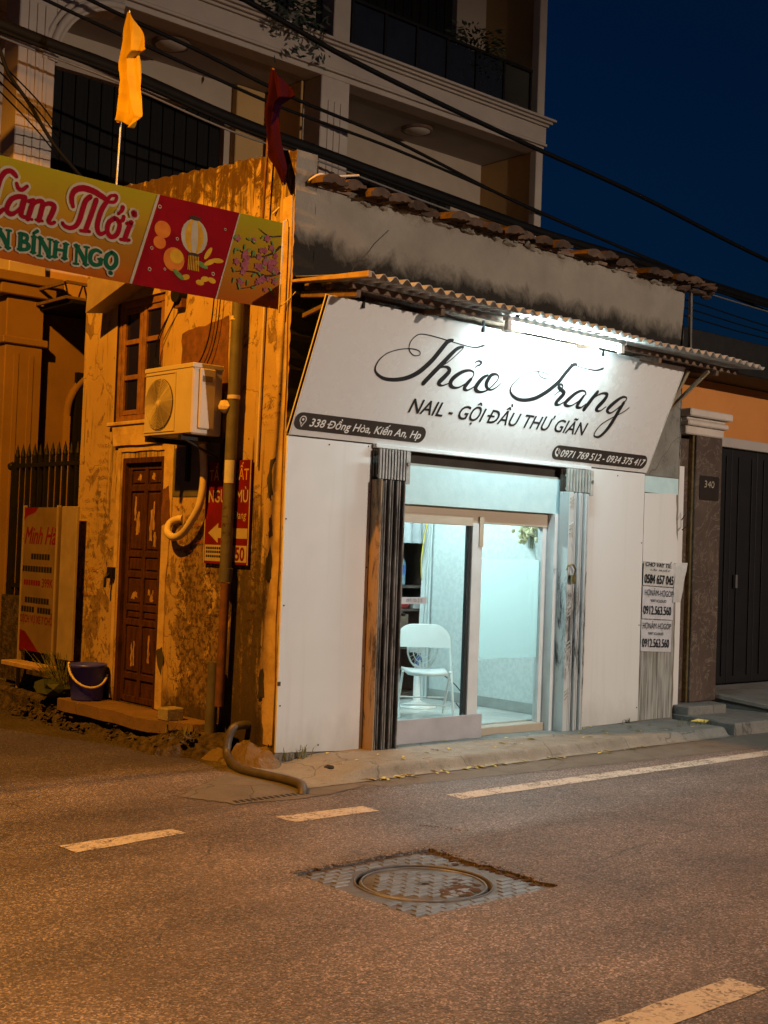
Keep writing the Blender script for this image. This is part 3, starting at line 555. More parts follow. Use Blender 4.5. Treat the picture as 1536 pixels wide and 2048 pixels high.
# apron: raised concrete strip in front of the shop with a worn rounded kerb
def apron_z(x, y):
    kerb = -.655 + .02 * nz(x, 0, 2.0)
    t = min(1, max(0, (y - (kerb - .075)) / .075)); t = t * t * (3 - 2 * t)
    k = min(1, max(0, (x + .12) / .55)); k = k * k * (3 - 2 * k)
    h = lerp(-.112, -.028 - .012 * min(1, max(0, x / 4)), t * k)
    if x < .45: h = lerp(h, max(h, -.05 - .12 * max(0, -.05 - y)), .25)
    h += .006 * nz(x, y, 5) * (.3 + t) + .003 * nz(x, y, 22)
    for jx in (.95, 2.05, 3.1, 4.1): h -= .018 * math.exp(-((x - jx - .02 * nz(0, y, 6)) / .008) ** 2) * (1 - min(1, max(0, (y + .62) / .1)))
    if y < -.58 and .3 < x: h -= .02 * max(0, nz(x, y, 4.2) - .35)
    return h
a = MB(); a.grid(250, 54, lambda i, j: (lerp(-.32, 4.88, i), lerp(-.78, .03, j), apron_z(lerp(-.32, 4.88, i), lerp(-.78, .03, j))))
struct(a.build('pavement', M['apron']), 'worn concrete apron and rounded kerb in front of the shop')
# alley side: red-brown slab, rubble kerb, raised pavement further back
s = MB(); s.poly([(x, y, .02) for x, y in jline((-.36, 2.75), (-.37, 1.2), 8, .02) + jline((-.37, 1.2), (-.17, .72), 5, .02) + [(.02, .72), (.02, 2.75)]], (0, 0, .10))
struct(s.build('doorstep_slab', M['redslab']), 'reddish doorstep slab under the side door')
def rub(i, j):
    y = lerp(.45, 5.6, i); e = -.40 - .05 * math.sin(y * 1.7) + .28 * max(0, (y - 3.2) / 2.4)
    if y < .9: e = lerp(-.1, e, (y - .45) / .45)
    x = lerp(e - .02, -.02, j); t = min(1, j * 1.9)
    z = lerp(ROADZ - .02, .10, t ** .7) + .06 * nz(x, y, 6) * (1 - abs(2 * t - 1)) + .035 * nz(x, y, 17) * (1 - t * .8) + .015 * nz(x, y, 40) * (1 - t)
    return (x, y, z - .03)
s = MB(); s.grid(260, 24, rub, False)
struct(s.build('alley_kerb', M['rubble']), 'rough broken kerb along the alley wall')
s = MB()
for k in range(170):
    y = random.uniform(.7, 3.6); x = -.42 + random.uniform(-.03, .14) + (.12 if y < 1 else 0); r = random.choice((.008, .010, .012, .015, .02, .028))
    s.ico((x, y, lerp(ROADZ, .06, min(1, max(0, (x + .44) / .16))) + random.uniform(-.02, .0)), r, (1.4, 1.4, .6), .35)
o = s.build('loose_rubble', M['rubble']); o['kind'] = 'stuff'; o['label'] = 'loose stones and rubble along the alley kerb'
s = MB(); s.poly([(-.08, 2.76, -.2), (-.10, 3.3, -.2), (.25, 5.6, -.2), (3.0, 5.6, -.2), (3.0, 3.3, -.2), (.0, 3.3, -.2), (.0, 2.76, -.2)], (0, 0, .30))
struct(s.build('yard_ground', M['slab']), 'raised concrete yard behind the iron fence')
s = MB(); s.poly([(x, y, -.2) for x, y in jline((-.30, 3.0), (-.2, 5.6), 8, .03) + [(.24, 5.6), (-.11, 3.0)]], (0, 0, .24))
struct(s.build('yard_step', M['rubble']), 'low rough step in front of the yard')
# lump of concrete at the foot of the corner
def lump(c, rx, ry, h, seed):
    s = MB()
    def fn(i, j):
        a_ = 2 * math.pi * i; r = j; x = math.cos(a_) * r * rx; y = math.sin(a_) * r * ry
        return (c[0] + x + .02 * nz(x + seed, y, 9), c[1] + y, c[2] + h * (1 - r ** 2.2) * (1 + .45 * nz(x, y + seed, 9)) + .016 * nz(x, y + seed, 24) + .008 * nz(x, y, 55))
    s.grid(72, 26, fn, False); return s
struct(lump((-.05, .20, -.15), .20, .36, .17, 1).build('corner_footing', M['footing']), 'rounded concrete footing lump at the wall corner')
struct(lump((-.1, .60, -.14), .15, .20, .15, 5).build('corner_footing', M['footing']), 'small concrete lump around the foot of the pipe')

# ================================================================ old shop house
shop = thing('shop_house', 'old one-storey corner shop with ochre side wall and clay tiled roof', 'house')
W = 4.97
# side wall (plane x = 0)
outer = jline((0.0, -.3), (3.2, -.3), 10, 0) + jline((3.2, -.3), (3.2, 4.85), 24, .006) + jline((3.2, 4.85), (2.53, 4.76), 10, .012) + jline((2.53, 4.76), (.0, 4.555), 60, .014) + jline((0, 4.555), (0, -.3), 110, .007)
me = holes(outer, [rect(1.80, 2.60, 2.60, 3.70), rect(1.70, 2.395, .12, 2.275)], lambda y, z: (0, y, z), (.2, 0, 0))
me.materials.append(M['ochre']); me.materials.append(M['cement'])
for f_ in me.polygons: f_.material_index = 1 if f_.normal.y < -.7 else 0
side = link('side_wall', me, M['ochre'], shop, 'ochre plaster side wall with peeling and dark stains')
# ragged plaster edge hanging proud of the corner: raised plaster skins with broken outlines
def skin(outline, n, jit, mat, name, th=.014, x0=-.013):
    P = []
    for i in range(len(outline)): P += jline(outline[i], outline[(i + 1) % len(outline)], n, jit)
    s = MB(); s.poly([(x0, y, z) for y, z in P], (th, 0, 0)); return s.build(name, mat, shop)
M['ochre2'] = pm('sound_ochre_render', (.50, .37, .205), (.30, .205, .11), 5.5, .95, .5, 40, lo=.42, hi=.72, spec=.1)
skin([(.015, .05), (.02, 4.2), (.13, 4.2), (.15, 3.0), (.10, 2.35), (.16, 2.0), (.115, 1.75), (.17, 1.55), (.11, 1.3), (.15, 1.05), (.17, .5), (.13, .05)], 9, .010, M['ochre2'], 'plaster_skin')
for hole_ in ([(.115, 1.93), (.15, 2.12), (.10, 2.22), (.165, 2.2), (.20, 2.02), (.17, 1.9)], [(.10, 1.62), (.125, 1.78), (.155, 1.75), (.15, 1.60)], [(.10, 1.30), (.095, 1.42), (.13, 1.56), (.15, 1.48), (.175, 1.44), (.17, 1.28)], [(.13, .40), (.16, .62), (.20, .58), (.22, .38)]):
    skin(hole_, 4, .010, M['darkgap'], 'broken_plaster_hole', .003, -.0165)
skin([(1.60, .42), (1.66, .50), (1.69, .62), (1.60, .66), (1.57, .55)], 3, .008, M['darkgap'], 'broken_plaster_hole', .003, -.0165)
skin([(1.55, 1.72), (1.60, 2.02), (1.69, 1.98), (1.69, 1.68)], 4, .012, M['rustpipe'], 'broken_plaster_hole', .003, -.0165)
skin([(1.585, .13), (1.69, .13), (1.69, 2.33), (2.42, 2.33), (2.42, .14), (2.47, .14), (2.47, 2.38), (1.545, 2.38), (1.545, 1.75), (1.60, 1.2)], 7, .004, M['ochre2'], 'door_surround')
skin([(.82, 1.93), (1.56, 1.93), (1.57, 2.33), (.86, 2.36)], 6, .006, M['pipe'], 'ac_shadow_patch', .008, -.007)  # dark patch painted where the air conditioner's shadow falls on the wall
skin([(1.49, 2.78), (1.5, 3.30), (.82, 3.38), (.80, 2.77)], 8, .012, M['rustpipe'], 'stripped_plaster_patch', .006, -.005)
skin([(.86, 2.36), (1.05, 2.36), (1.05, 2.75), (.84, 2.76)], 3, .004, M['darkgap'], 'wall_duct_patch', .006, -.006)
skin([(1.72, 2.385), (2.53, 2.385), (2.56, 2.56), (1.75, 2.56)], 6, .004, M['ochre2'], 'lintel_block', .035, -.034)
for (y0, y1, z0, z1, mt) in [(2.62, 3.0, 2.02, 2.42, 'smudge'), (2.5, 3.1, 1.35, 1.95, 'smudge'), (2.75, 3.08, 1.0, 1.3, 'smudge2'), (.06, .32, 2.42, 2.78, 'smudge'), (1.15, 1.45, 1.0, 1.3, 'smudge'), (.75, 1.0, .9, 1.38, 'smudge'), (.3, .62, .85, 1.15, 'smudge'), (.85, 1.5, 1.35, 1.9, 'smudge2')]:
    s = MB(); s.add([(-.0155, y0, z0), (-.0155, y1, z0), (-.0155, y1, z1), (-.0155, y0, z1)], [(0, 1, 2, 3)]); s.build('stencil_mark', M[mt], shop)
# window in the side wall
wf = MB()
for y in (1.80, 2.555): wf.box(.02, .09, y, y + .045, 2.60, 3.70)
wf.box(.02, .09, 1.845, 2.555, 2.60, 2.66); wf.box(.02, .09, 1.845, 2.555, 3.63, 3.70)
wo = wf.build('window', M['winframe'], shop, .004)
for y0, y1 in ((1.85, 2.195), (2.205, 2.55)):
    sf = MB()
    sf.box(.025, .07, y0, y0 + .05, 2.66, 3.63); sf.box(.025, .07, y1 - .05, y1, 2.66, 3.63)
    for z in (2.665, 2.98, 3.30, 3.58): sf.box(.03, .065, y0 + .05, y1 - .05, z, z + .045)
    sf.build('casement', M['winframe'], wo, .004)
    for z0, z1 in ((2.70, 2.99), (3.02, 3.31), (3.34, 3.59)):
        MB().box(.05, .056, y0 + .045, y1 - .045, z0, z1).build('pane', M['darkpane'], wo)
MB().box(-.05, .10, 1.76, 2.64, 2.565, 2.60).build('window_sill', M['ochre2'], shop, .006)
# little tilted sheet over the window
MB().poly([(-.01, 2.78, 3.62), (-.01, 1.95, 3.84), (-.01, 1.95, 3.90), (-.01, 2.75, 3.93)], (-.22, 0, -.03)).build('window_hood', M['galv'], shop)
# side door
dr = MB(); dr.box(.05, .10, 1.70, 2.395, .12, 2.275); do = dr.build('side_door', M['oldwood'], shop, label='weathered dark red panelled door with flaking paint')
fr = MB(); fr.box(-.004, .05, 1.70, 1.745, .12, 2.275); fr.box(-.004, .05, 2.35, 2.395, .12, 2.275); fr.box(-.004, .05, 1.745, 2.35, 2.225, 2.275); fr.build('door_frame', M['oldwood'], do, .004)
st = MB()
for y in (1.75, 2.02, 2.295): st.box(.032, .05, y, y + .05, .14, 2.22)
for z in (.13, .33, .80, .93, 1.22, 1.40, 1.98, 2.17): st.box(.034, .05, 1.80, 2.295, z, z + .055)
st.build('door_rail', M['oldwood'], do, .004)
for (y0, y1) in ((1.815, 2.005), (2.085, 2.28)):
    for (z0, z1, pl) in ((.40, .79, .7), (.87, .92, 0), (1.0, 1.21, 1), (1.29, 1.39, 0), (1.47, 1.96, 1), (2.05, 2.16, 1)):
        MB().box(.040, .052, y0, y1, z0, z1).build('door_panel', M['oldwood'], do, .006)
        for _k in range(3 if pl else 0):
            if random.random() > pl: continue
            ww = random.uniform(.02, .06); yy = random.uniform(y0 + .03, y1 - .08); hh = (z1 - z0) * random.uniform(.2, .6); zz = random.uniform(z0 + .02, z1 - hh - .02)
            P = jline((yy, zz), (yy + ww, zz), 3, .010) + jline((yy + ww, zz), (yy + ww * .8, zz + hh), 7, .009) + jline((yy + ww * .8, zz + hh), (yy + .005, zz + hh), 3, .010) + jline((yy + .005, zz + hh), (yy, zz), 6, .01)
            MB().poly([(.0385 - .0006 * _k, y, z) for y, z in P], (.002, 0, 0)).build('bare_wood_patch', M['peel'], do)
s = MB(); s.box(-.05, .03, 2.43, 2.52, 1.2, 1.3); s.tube([(-.05, 2.475, 1.24), (-.09, 2.475, 1.2), (-.09, 2.475, 1.12)], .012); s.build('door_hasp', M['dark'], shop)
# front wall
fo = [(.2, -.2), (1.2, -.2), (1.2, 2.36), (3.16, 2.36), (3.16, -.2)] + jline((W, -.2), (W, 4.30), 60, .006) + jline((W, 4.30), (.2, 4.30), 40, .006) + [(.2, 4.30)]
me = holes(fo, [], lambda x, z: (x, 0, z), (0, .2, 0))
link('front_wall', me, M['cement'], shop, 'grey cement front wall with a black band above the awning')
MB().box(W - .2, W, .2, 3.2, -.2, 4.35).build('right_wall', M['cement'], shop)
MB().box(.2, W - .2, 3.0, 3.2, -.2, 4.6).build('rear_wall', M['cement'], shop)
# crack in the front render
s = MB(); pts = [(.95, 4.12), (.80, 3.98), (.74, 3.9), (.66, 3.82), (.60, 3.76), (.57, 3.7), (.54, 3.6)]
L = [(x - .004, z) for x, z in pts]; Q = [(x + .003, z - .003) for x, z in pts][::-1]
s.poly([(x, -.0025, z) for x, z in L + Q], (0, .0015, 0)); s.build('render_crack', M['darkgap'], shop)
# cladding panels
for x0, x1, z0a, z0b in ((-.004, .842, .0, -.045), (3.50, 4.375, -.045, -.03)):
    s = MB(); s.poly([(x0, -.024, z0a), (x1, -.024, z0b), (x1, -.024, 2.375), (x0, -.024, 2.375)], (0, .02, 0)); s.build('cladding_panel', M['panel'], shop, .002)
for x, z in ((.80, 2.36), (.825, .62), (.825, 1.4), (.825, 2.0), (.02, .35), (.02, 1.1), (.01, 1.75), (.4, 2.34), (.4, .03), (3.53, .1), (3.53, .9), (3.53, 1.7), (4.35, .1), (4.35, .9), (4.35, 1.7), (3.95, 2.33)): MB().tube([(x, -.024, z), (x, -.028, z)], .006).build('screw', M['dark'], shop)
s = MB(); s.box(-.012, .012, -.034, -.024, .50, .53); s.build('clip', M['rust'], shop)
# bare pillar right of the panel: cement above, blue remnant, white board, streaked wash below
MB().box(4.385, 4.935, -.016, -.001, 2.20, 2.36).build('blue_remnant', M['lintel'], shop)
s = MB(); s.poly([(x, -.020, z) for x, z in [(4.385, 1.50), (4.385, 2.19)] + jline((4.90, 2.21), (4.955, 1.5), 9, .012) + [(4.955, 1.5)]], (0, .018, 0)); s.build('white_board', M['panel'], shop)
s = MB(); s.poly([(x, -.012, z) for x, z in [(4.385, -.03), (4.385, 1.5)] + jline((4.94, 1.5), (4.92, -.03), 14, .012) + [(4.92, -.03)]], (0, .010, 0)); s.build('streaked_wash', M['streaky'], shop)
s = MB(); s.poly([(x, -.008, z) for x, z in [(4.385, 2.37), (4.385, 3.3)] + jline((4.95, 3.3), (4.94, 2.37), 8, .008) + [(4.94, 2.37)]], (0, .006, 0)); s.build('bare_cement', M['rawcement'], shop)
# lintel, header, jambs
MB().box(1.13, 3.16, -.005, .12, 1.925, 2.262).build('lintel_board', M['lintel'], shop, .003)
MB().box(1.2, 3.16, .03, .2, 2.262, 2.36).build('shadow_gap', M['darkgap'], shop)
MB().box(.84, 3.50, -.075, -.026, 2.352, 2.384).build('bottom_rail', M['alu'], shop, .003)
for x0, x1 in ((1.135, 1.205), (3.06, 3.155)): MB().box(x0, x1, -.03, .15, -.06, 1.925).build('door_jamb', M['alu'], shop, .003)
# roof
rf = MB(); rf.poly([(.2, -.02, 4.305), (W + .1, -.02, 4.305), (W + .1, 3.2, 4.62), (.2, 3.2, 4.62)], (0, 0, .03)); rfo = rf.build('roof', M['wood'], shop)
s = MB()
for k in range(60):
    x = random.uniform(.25, W - .05); s.ico((x, random.uniform(-.02, .03), 4.29 + random.uniform(-.02, .03)), random.uniform(.02, .05), (1.6, 1, .7), .3)
s.build('mortar_bed', M['mortar'], rfo, kind='stuff')
def tile_mesh(solid):
    s = MB(); n = 9; w = .26; L = .36
    def top(i): return (w * i, .046 * math.sin(math.pi * min(1, i * 1.12)) ** .8 if i * 1.12 < 1 else .0)
    up = [top(i / n) for i in range(n + 1)]
    lo = [(x, (-.024 + .01 * random.uniform(-1, 1)) if solid else z - .022) for x, z in up]
    P = up + lo[::-1]; s.poly([(x, 0, z) for x, z in P], (0, L, 0))
    me = s.mesh('tile'); me.materials.append(M['rooftile']); return me
eave = [tile_mesh(True) for _ in range(4)]; body = tile_mesh(False)
for row in range(9):
    for k in range(22):
        o = bpy.data.objects.new('tile', random.choice(eave) if row == 0 else body); COL.objects.link(o); o.parent = rfo
        x = .14 + k * .222 + random.uniform(-.015, .015)
        y = -.15 + row * .30 + random.uniform(-.05, .05)
        if row == 0 and k in (5, 13, 17): y += .12
        o.location = (x, y, 4.335 + (y + .1) * .095 + row * .004 + random.uniform(-.008, .012) + .014 * nz(x, row, 1.1))
        o.rotation_euler = (R(5.5) + random.uniform(-.05, .05), R(-4) + random.uniform(-.16, .12), random.uniform(-.12, .12))
s = MB()
for k in range(14): s.ico((W + .02 + random.uniform(-.12, .38), random.uniform(-.12, .0), 4.36 + random.uniform(-.05, .04) - .04), random.uniform(.04, .09), (1.4, 1, .45), .3)
s.build('broken_tile', M['rooftile'], rfo, kind='stuff')
MB().bar((W + .03, -.05, 4.28), (W - .05, -.12, 3.5), .03, .03).build('gutter_stick', M['pipe'], shop)

# ================================================================ awning
aw = thing('awning', 'rusty corrugated tin awning on timber battens above the shop sign', 'awning')
def awn(i, j):
    x = lerp(.02, 5.05, i); y = lerp(-.015, -.90 + .02 * nz(x, 0, 1.1), j)
    z = lerp(3.565, 3.478 - .010 * x, j) + .021 * math.sin(x / .112 * 2 * math.pi) + .02 * nz(x, y, .9); return (x, y, z)
s = MB(); s.grid(560, 8, awn); o = s.build('corrugated_sheet', M['tin'], aw)
sm = o.modifiers.new('thick', 'SOLIDIFY'); sm.thickness = .004
for y, z in ((-.10, 3.505), (-.36, 3.475), (-.62, 3.445)):
    MB().bar((.06, y, z), (5.0, y + .01, z - .05), .05, .045).build('batten', M['wood'], aw, .004)
for x in (.10, .95, 1.85, 2.8, 3.7, 4.6): MB().bar((x, -.01, 3.46), (x + .01, -.66, 3.388 - .01 * x), .045, .05).build('rafter', M['wood'], aw, .004)
MB().poly([(-.02, -.01, 3.535), (-.02, -.91, 3.455), (-.02, -.91, 3.50), (-.02, -.01, 3.555)], (.035, 0, 0)).build('edge_board', M['board'], aw, .003)
MB().bar((4.42, -.46, 3.36), (4.5, -.03, 2.75), .03).build('strut', M['galv'], aw)
MB().bar((4.55, -.60, 3.36), (4.60, -.03, 2.95), .03).build('strut', M['galv'], aw)

# ================================================================ shop sign
sg = thing('shop_sign', 'large white tilted shop sign with black calligraphy over the glass door', 'sign')
SA = Vector((0, -.03, 2.385)); SU = Vector((1, 0, 0)); SV = Vector((0, -.42, 1.0)).normalized(); SN = SU.cross(SV)
if SN.y > 0: SN = -SN
def sgn(off): return lambda u, v: SA + SU * u + SV * v + SN * off
SWD, SHT = 4.39, 1.085
s = MB(); f = sgn(0); s.poly([f(0, 0), f(SWD, 0), f(SWD, SHT), f(0, SHT)], -SN * .03); s.build('face', M['signface'], sg, .002)
f = sgn(.003)
for u0, u1, v0, v1 in ((0, .014, 0, SHT), (SWD - .014, SWD, 0, SHT)):
    s = MB(); s.poly([f(u0, v0), f(u1, v0), f(u1, v1), f(u0, v1)], -SN * .045); s.build('side_trim', M['signedge'], sg)
for u, ww in ((.12, .03), (1.5, .03), (3.0, .03), (4.3, .03)):
    q = sgn(-.05)(u, SHT - .03); MB().bar(q, (u, -.0, 3.3), ww).build('bracket', M['wood'], sg)
    MB().bar(sgn(-.045)(u, .05), sgn(-.045)(u, SHT - .05), ww).build('back_stud', M['galv'], sg)
for u in (.335, 1.62, 3.15): 
    q = sgn(.004)(u, SHT - .01); MB().bar(q + Vector((0, 0, .06)), q - Vector((0, 0, .035)), .018).build('clip', M['dark'], sg)
s = MB(); f = sgn(.0016)
for k, stk in enumerate(SIGN_STROKES):
    ff = sgn(.0016 + .00008 * k); ribbon(s, stk, ff, .92, .001)
s.build('lettering', M['ink'], sg, label='black calligraphic name Thảo Trang')
s = MB(); text(s, 'NAIL - GỘI ĐẦU THƯ GIÃN', 1.10, 3.29, .292, .118, sgn(.0022), .22, .012); s.build('lettering', M['ink'], sg, label='black capitals NAIL - GỘI ĐẦU THƯ GIÃN')
def pill(u0, u1, v0, v1, f):
    r = (v1 - v0) / 2; P = [f(u1 - r + r * math.sin(t * math.pi / 10), v0 + r - r * math.cos(t * math.pi / 10)) for t in range(11)] + [f(u0 + r - r * math.sin(t * math.pi / 10), v0 + r + r * math.cos(t * math.pi / 10)) for t in range(11)]
    s = MB(); s.add(P, [tuple(range(len(P)))]); return s
pill(.012, 1.365, .047, .186, sgn(.0022)).build('address_plate', M['pill'], sg)
pill(2.945, 4.33, .035, .174, sgn(.0022)).build('phone_plate', M['pill'], sg)
s = MB(); text(s, '338 Đồng Hòa, Kiến An, Hp', .165, 1.315, .083, .062, sgn(.0036), .2, .012); s.build('lettering', M['whitetxt'], sg, label='white address lettering 338 Đồng Hòa, Kiến An, Hp')
s = MB(); text(s, '0971 769 512 - 0934 375 417', 3.065, 4.30, .068, .066, sgn(.0036), .2, .012); s.build('lettering', M['whitetxt'], sg, label='white phone numbers 0971 769 512 - 0934 375 417')
s = MB(); f = sgn(.0036)     # map pin and handset icons
ribbon(s, [(.092 + .028 * math.cos(t), .128 + .028 * math.sin(t), .004) for t in [-.9 + k * .55 for k in range(11)]], f)
ribbon(s, [(.113, .112, .004), (.092, .074, .003)], f); ribbon(s, [(.071, .112, .004), (.092, .074, .003)], f)
s.add([f(.092 + .011 * math.cos(t * .785), .13 + .011 * math.sin(t * .785)) for t in range(8)], [tuple(range(8))])
s.build('map_pin_icon', M['whitetxt'], sg)
s = MB(); ribbon(s, [(2.995, .135, .012), (2.985, .11, .007), (3.0, .085, .007), (3.022, .075, .012)], f)
for r in (.02, .034): ribbon(s, [(3.01 + r * math.cos(t), .105 + r * math.sin(t), .003) for t in (-.5, 0, .5, 1.0, 1.3)], f)
s.build('handset_icon', M['whitetxt'], sg)

# ================================================================ fluorescent tube above the sign
tl = thing('tube_lamp', 'lit fluorescent tube under the awning above the shop sign', 'lamp')
TY, TZ = -.70, 3.362
MB().box(1.60, 3.14, TY - .02, TY + .02, TZ + .045, TZ + .085).build('batten_body', M['white'], tl, .004)
for x in (1.62, 3.06): MB().box(x, x + .05, TY - .022, TY + .022, TZ - .03, TZ + .045).build('end_holder', M['white'], tl, .004)
MB().tube([(1.67, TY, TZ), (3.06, TY, TZ)], .014, 12).build('tube', em('lit_tube', TUBE, TUBE_W), tl)
for x in (1.75, 2.95): MB().bar((x, TY, TZ + .085), (x, TY, TZ + .13), .02).build('hanger', M['dark'], tl)

# ================================================================ folding shutters
def shutter_set(name, label, x0, x1, cols, mslat, mtop, ztop, n, wide_first, lock):
    t = thing(name, label, 'shutter', 'folding steel shutters beside the glass door')
    D0, D1 = -.145, -.027
    st = MB(); st.box(x0, x0 + wide_first, D0, D1, -.052, ztop); st.build('end_channel', cols, t, .004)
    w = (x1 - x0 - wide_first) / n
    for k in range(n):
        a_ = x0 + wide_first + k * w
        s = MB(); d = D0 + .004 + (.016 if k % 2 else 0)
        pr = [(a_ + .003, D1), (a_ + .003, d + .008), (a_ + .003 + w * .14, d), (a_ + w * .42, d), (a_ + w * .54, d + .008), (a_ + w * .56, d + .055), (a_ + w * .86, d + .062), (a_ + w * .86, D1)]
        zt = ztop - (.0 if k > 0 else .012) - random.uniform(0, .006)
        s.poly([(x, y, -.05) for x, y in pr], (0, 0, zt + .05)); s.build('slat', mslat, t)
    s = MB(); s.box(x0 + .002, x1, D1 - .004, D1, ztop + .004, 2.345); s.build('lattice_back', M['darkgap'], t)
    m = n + 2
    for k in range(m):
        a_ = lerp(x0 + .006, x1 - .028, k / (m - 1)); MB().box(a_, a_ + .018, D0 + .03, D0 + .05, ztop + .006, 2.345).build('lattice_bar', mtop, t)
    for z in (ztop + .02, 2.27): MB().box(x0 + .004, x1, D0 + .052, D0 + .06, z, z + .018).build('lattice_strap', mtop, t)
    MB().box(x1 + .002, x1 + .045, D0 + .03, D1, ztop - .02, 2.345).build('guide_plate', mtop, t)
    MB().tube([(x1 + .022, D0 + .03, 2.24), (x1 + .022, D0 + .018, 2.24)], .016, 10).build('pivot', M['steel'], t)
    if lock:
        z = 1.40; x = x0 + .03
        MB().tube([(x - .05, D0 - .012, z + .02), (x - .06, D0 - .03, z + .06), (x, D0 - .04, z + .07), (x + .05, D0 - .03, z + .03), (x + .06, D0 - .012, z - .02)], .009).build('hasp', M['brass'], t)
        MB().box(x - .01, x + .045, D0 - .05, D0 - .02, z - .10, z - .02).build('padlock', M['brass'], t, .006)
        for z in (.25, .68, 1.0, 1.75, 2.0):
            for k in range(3): MB().bar((x - .02, D0 - .006, z + k * .035), (x + .03, D0 - .006, z + k * .035 + .03), .012, .008).build('cross_link', M['shutRtop'], t)
    return t
shutter_set('folding_shutter', 'sooty black folding shutter stacked left of the glass door', .842, 1.13, M['shutLside'], M['shutL'], M['shutLtop'], 2.10, 7, .02, False)
shutter_set('folding_shutter', 'pale stained folding shutter stacked right of the glass door', 3.115, 3.44, M['shutR'], M['shutR'], M['shutRtop'], 2.13, 6, .06, True)

# ================================================================ sliding glass door
sd = thing('sliding_door', 'white aluminium sliding glass door of the lit shop', 'door')
MB().box(1.205, 3.06, .05, .13, 1.80, 1.922).build('header', M['beige'], sd, .003)
MB().box(1.205, 2.07, .035, .05, 1.775, 1.86).build('header_cover', M['beige'], sd, .003)
MB().box(2.075, 2.20, .04, .12, .02, 1.80).build('mullion', M['alu'], sd, .003)
MB().box(2.15, 2.2, .03, .04, 1.6, 1.86).build('mullion_cap', M['beige'], sd)
MB().box(2.045, 2.075, .06, .10, .10, 1.775).build('gasket', M['gasket'], sd)
MB().box(1.205, 2.045, .075, .081, .08, 1.775).build('pane', M['glass'], sd)
p1 = MB().box(2.20, 3.0, .085, .091, .06, 1.80); p1.build('pane', M['glass'], sd)
MB().box(2.20, 3.0, .093, .095, .62, 1.50).build('frosted_film', M['film'], sd)
MB().box(3.0, 3.06, .06, .12, .03, 1.80).build('stile', M['alu'], sd, .003)
MB().box(1.205, 3.06, .03, .16, -.05, .03).build('track', M['beige'], sd, .004)
MB().tube([(1.30, .06, 1.02), (1.30, .03, 1.02)], .016, 10).build('knob', M['dark'], sd)
kb = MB(); kb.box(1.135, 2.20, -.022, -.006, -.055, .165); tag(kb.build('kick_board', M['kick'], None, .003), 'low grey board leaning across the left half of the shop door', 'board')
tk = thing('door_notice', 'white paper strip with a handwritten phone number on the door glass', 'notice')
s = MB(); s.box(1.25, 1.58, .068, .0735, 1.105, 1.16); s.build('paper_strip', M['paper2'], tk)
s = MB(); text(s, '0971701215', 1.35, 1.53, 1.118, .03, lambda u, v: Vector((u, .0672, v)), .1, 0); s.build('lettering', M['ink'], tk)

# ================================================================ room behind the glass
FZ = .045
rm = thing('shop_room', 'small pale bright room behind the glass door', 'room')
MB().box(3.30, 3.36, .2, 2.6, -.05, 2.7).build('right_wall', M['roomwall'], rm)
MB().box(.3, .36, .2, 2.6, -.05, 2.7).build('left_wall', M['roomwall'], rm)
MB().box(.36, 3.30, 2.45, 2.52, -.05, 2.7).build('back_wall', M['roomwall'], rm)
MB().box(.3, 3.36, .2, 2.6, 2.7, 2.75).build('ceiling', M['roomdark'], rm)
MB().box(.36, 1.2, .20, .22, -.05, 2.7).build('front_lining', M['roomwall'], rm)
fl = MB().box(.36, 3.30, .16, 2.45, -.05, FZ - .012).build('floor', M['skirt'], rm)
tmh = MB().box(0, .396, 0, .396, FZ - .012, FZ).mesh('floor_tile', .003); tmh.materials.append(M['floor'])
for i in range(7):
    for j in range(5):
        o = bpy.data.objects.new('floor_tile', tmh); COL.objects.link(o); o.parent = fl; o.location = (.48 + i * .40, .17 + j * .40, 0)
MB().box(3.285, 3.30, .2, 2.45, FZ, FZ + .10).build('skirting', M['skirt'], rm)
lt = thing('room_lamp', 'lit white ceiling tube inside the shop room', 'lamp')
MB().box(1.5, 2.9, 1.12, 1.2, 2.62, 2.70).build('body', M['white'], lt, .004)
MB().tube([(1.55, 1.16, 2.59), (2.85, 1.16, 2.59)], .02, 10).build('tube', em('lit_room_tube', ROOM, ROOM_W), lt)
# hanging sheet edge + grey curtain
cu = MB()
def drape(x0, x1, y, z0, z1, amp, wl):
    return lambda i, j: (lerp(x0, x1, i), y + amp * math.sin(lerp(x0, x1, i) / wl) * (.4 + .6 * (1 - j)) + .01 * nz(i * 4, j * 3), lerp(z0, z1, j))
s = MB(); s.grid(40, 10, lambda i, j: (3.28 - .16 * i * (1 - .5 * j), 1.80 + .02 * math.sin(i * 20), lerp(FZ, 2.6, j)))
tag(s.build('hanging_sheet', M['sheet']), 'white sheet hanging beside the dark cabinet in the shop', 'curtain')
s = MB(); s.grid(60, 10, drape(2.2, 3.1, 1.72, 1.62, 2.6, .03, .022))
tag(s.build('short_curtain', M['curtain']), 'short grey curtain above the cabinet shelves', 'curtain')
cb = thing('cabinet', 'dark brown shelf cabinet at the back of the shop room', 'cabinet')
MB().box(2.0, 3.25, 2.15, 2.17, FZ, 2.5).build('back_panel', M['cabinet'], cb)
for x in (2.0, 2.62, 3.22): MB().box(x, x + .03, 1.83, 2.15, FZ, 2.5).build('upright', M['cabinet'], cb)
for z in (.08, .55, .93, 1.165, 1.75): MB().box(2.03, 3.22, 1.83, 2.15, z, z + .025).build('shelf', M['cabinet'], cb)
MB().box(2.66, 3.0, 1.825, 1.835, .60, .90).build('cabinet_door', M['pane_brown'], cb)
bt = thing('water_bottle', 'large blue-labelled water bottle on the cabinet shelf', 'bottle')
bx, by, bz = 2.93, 1.93, 1.19
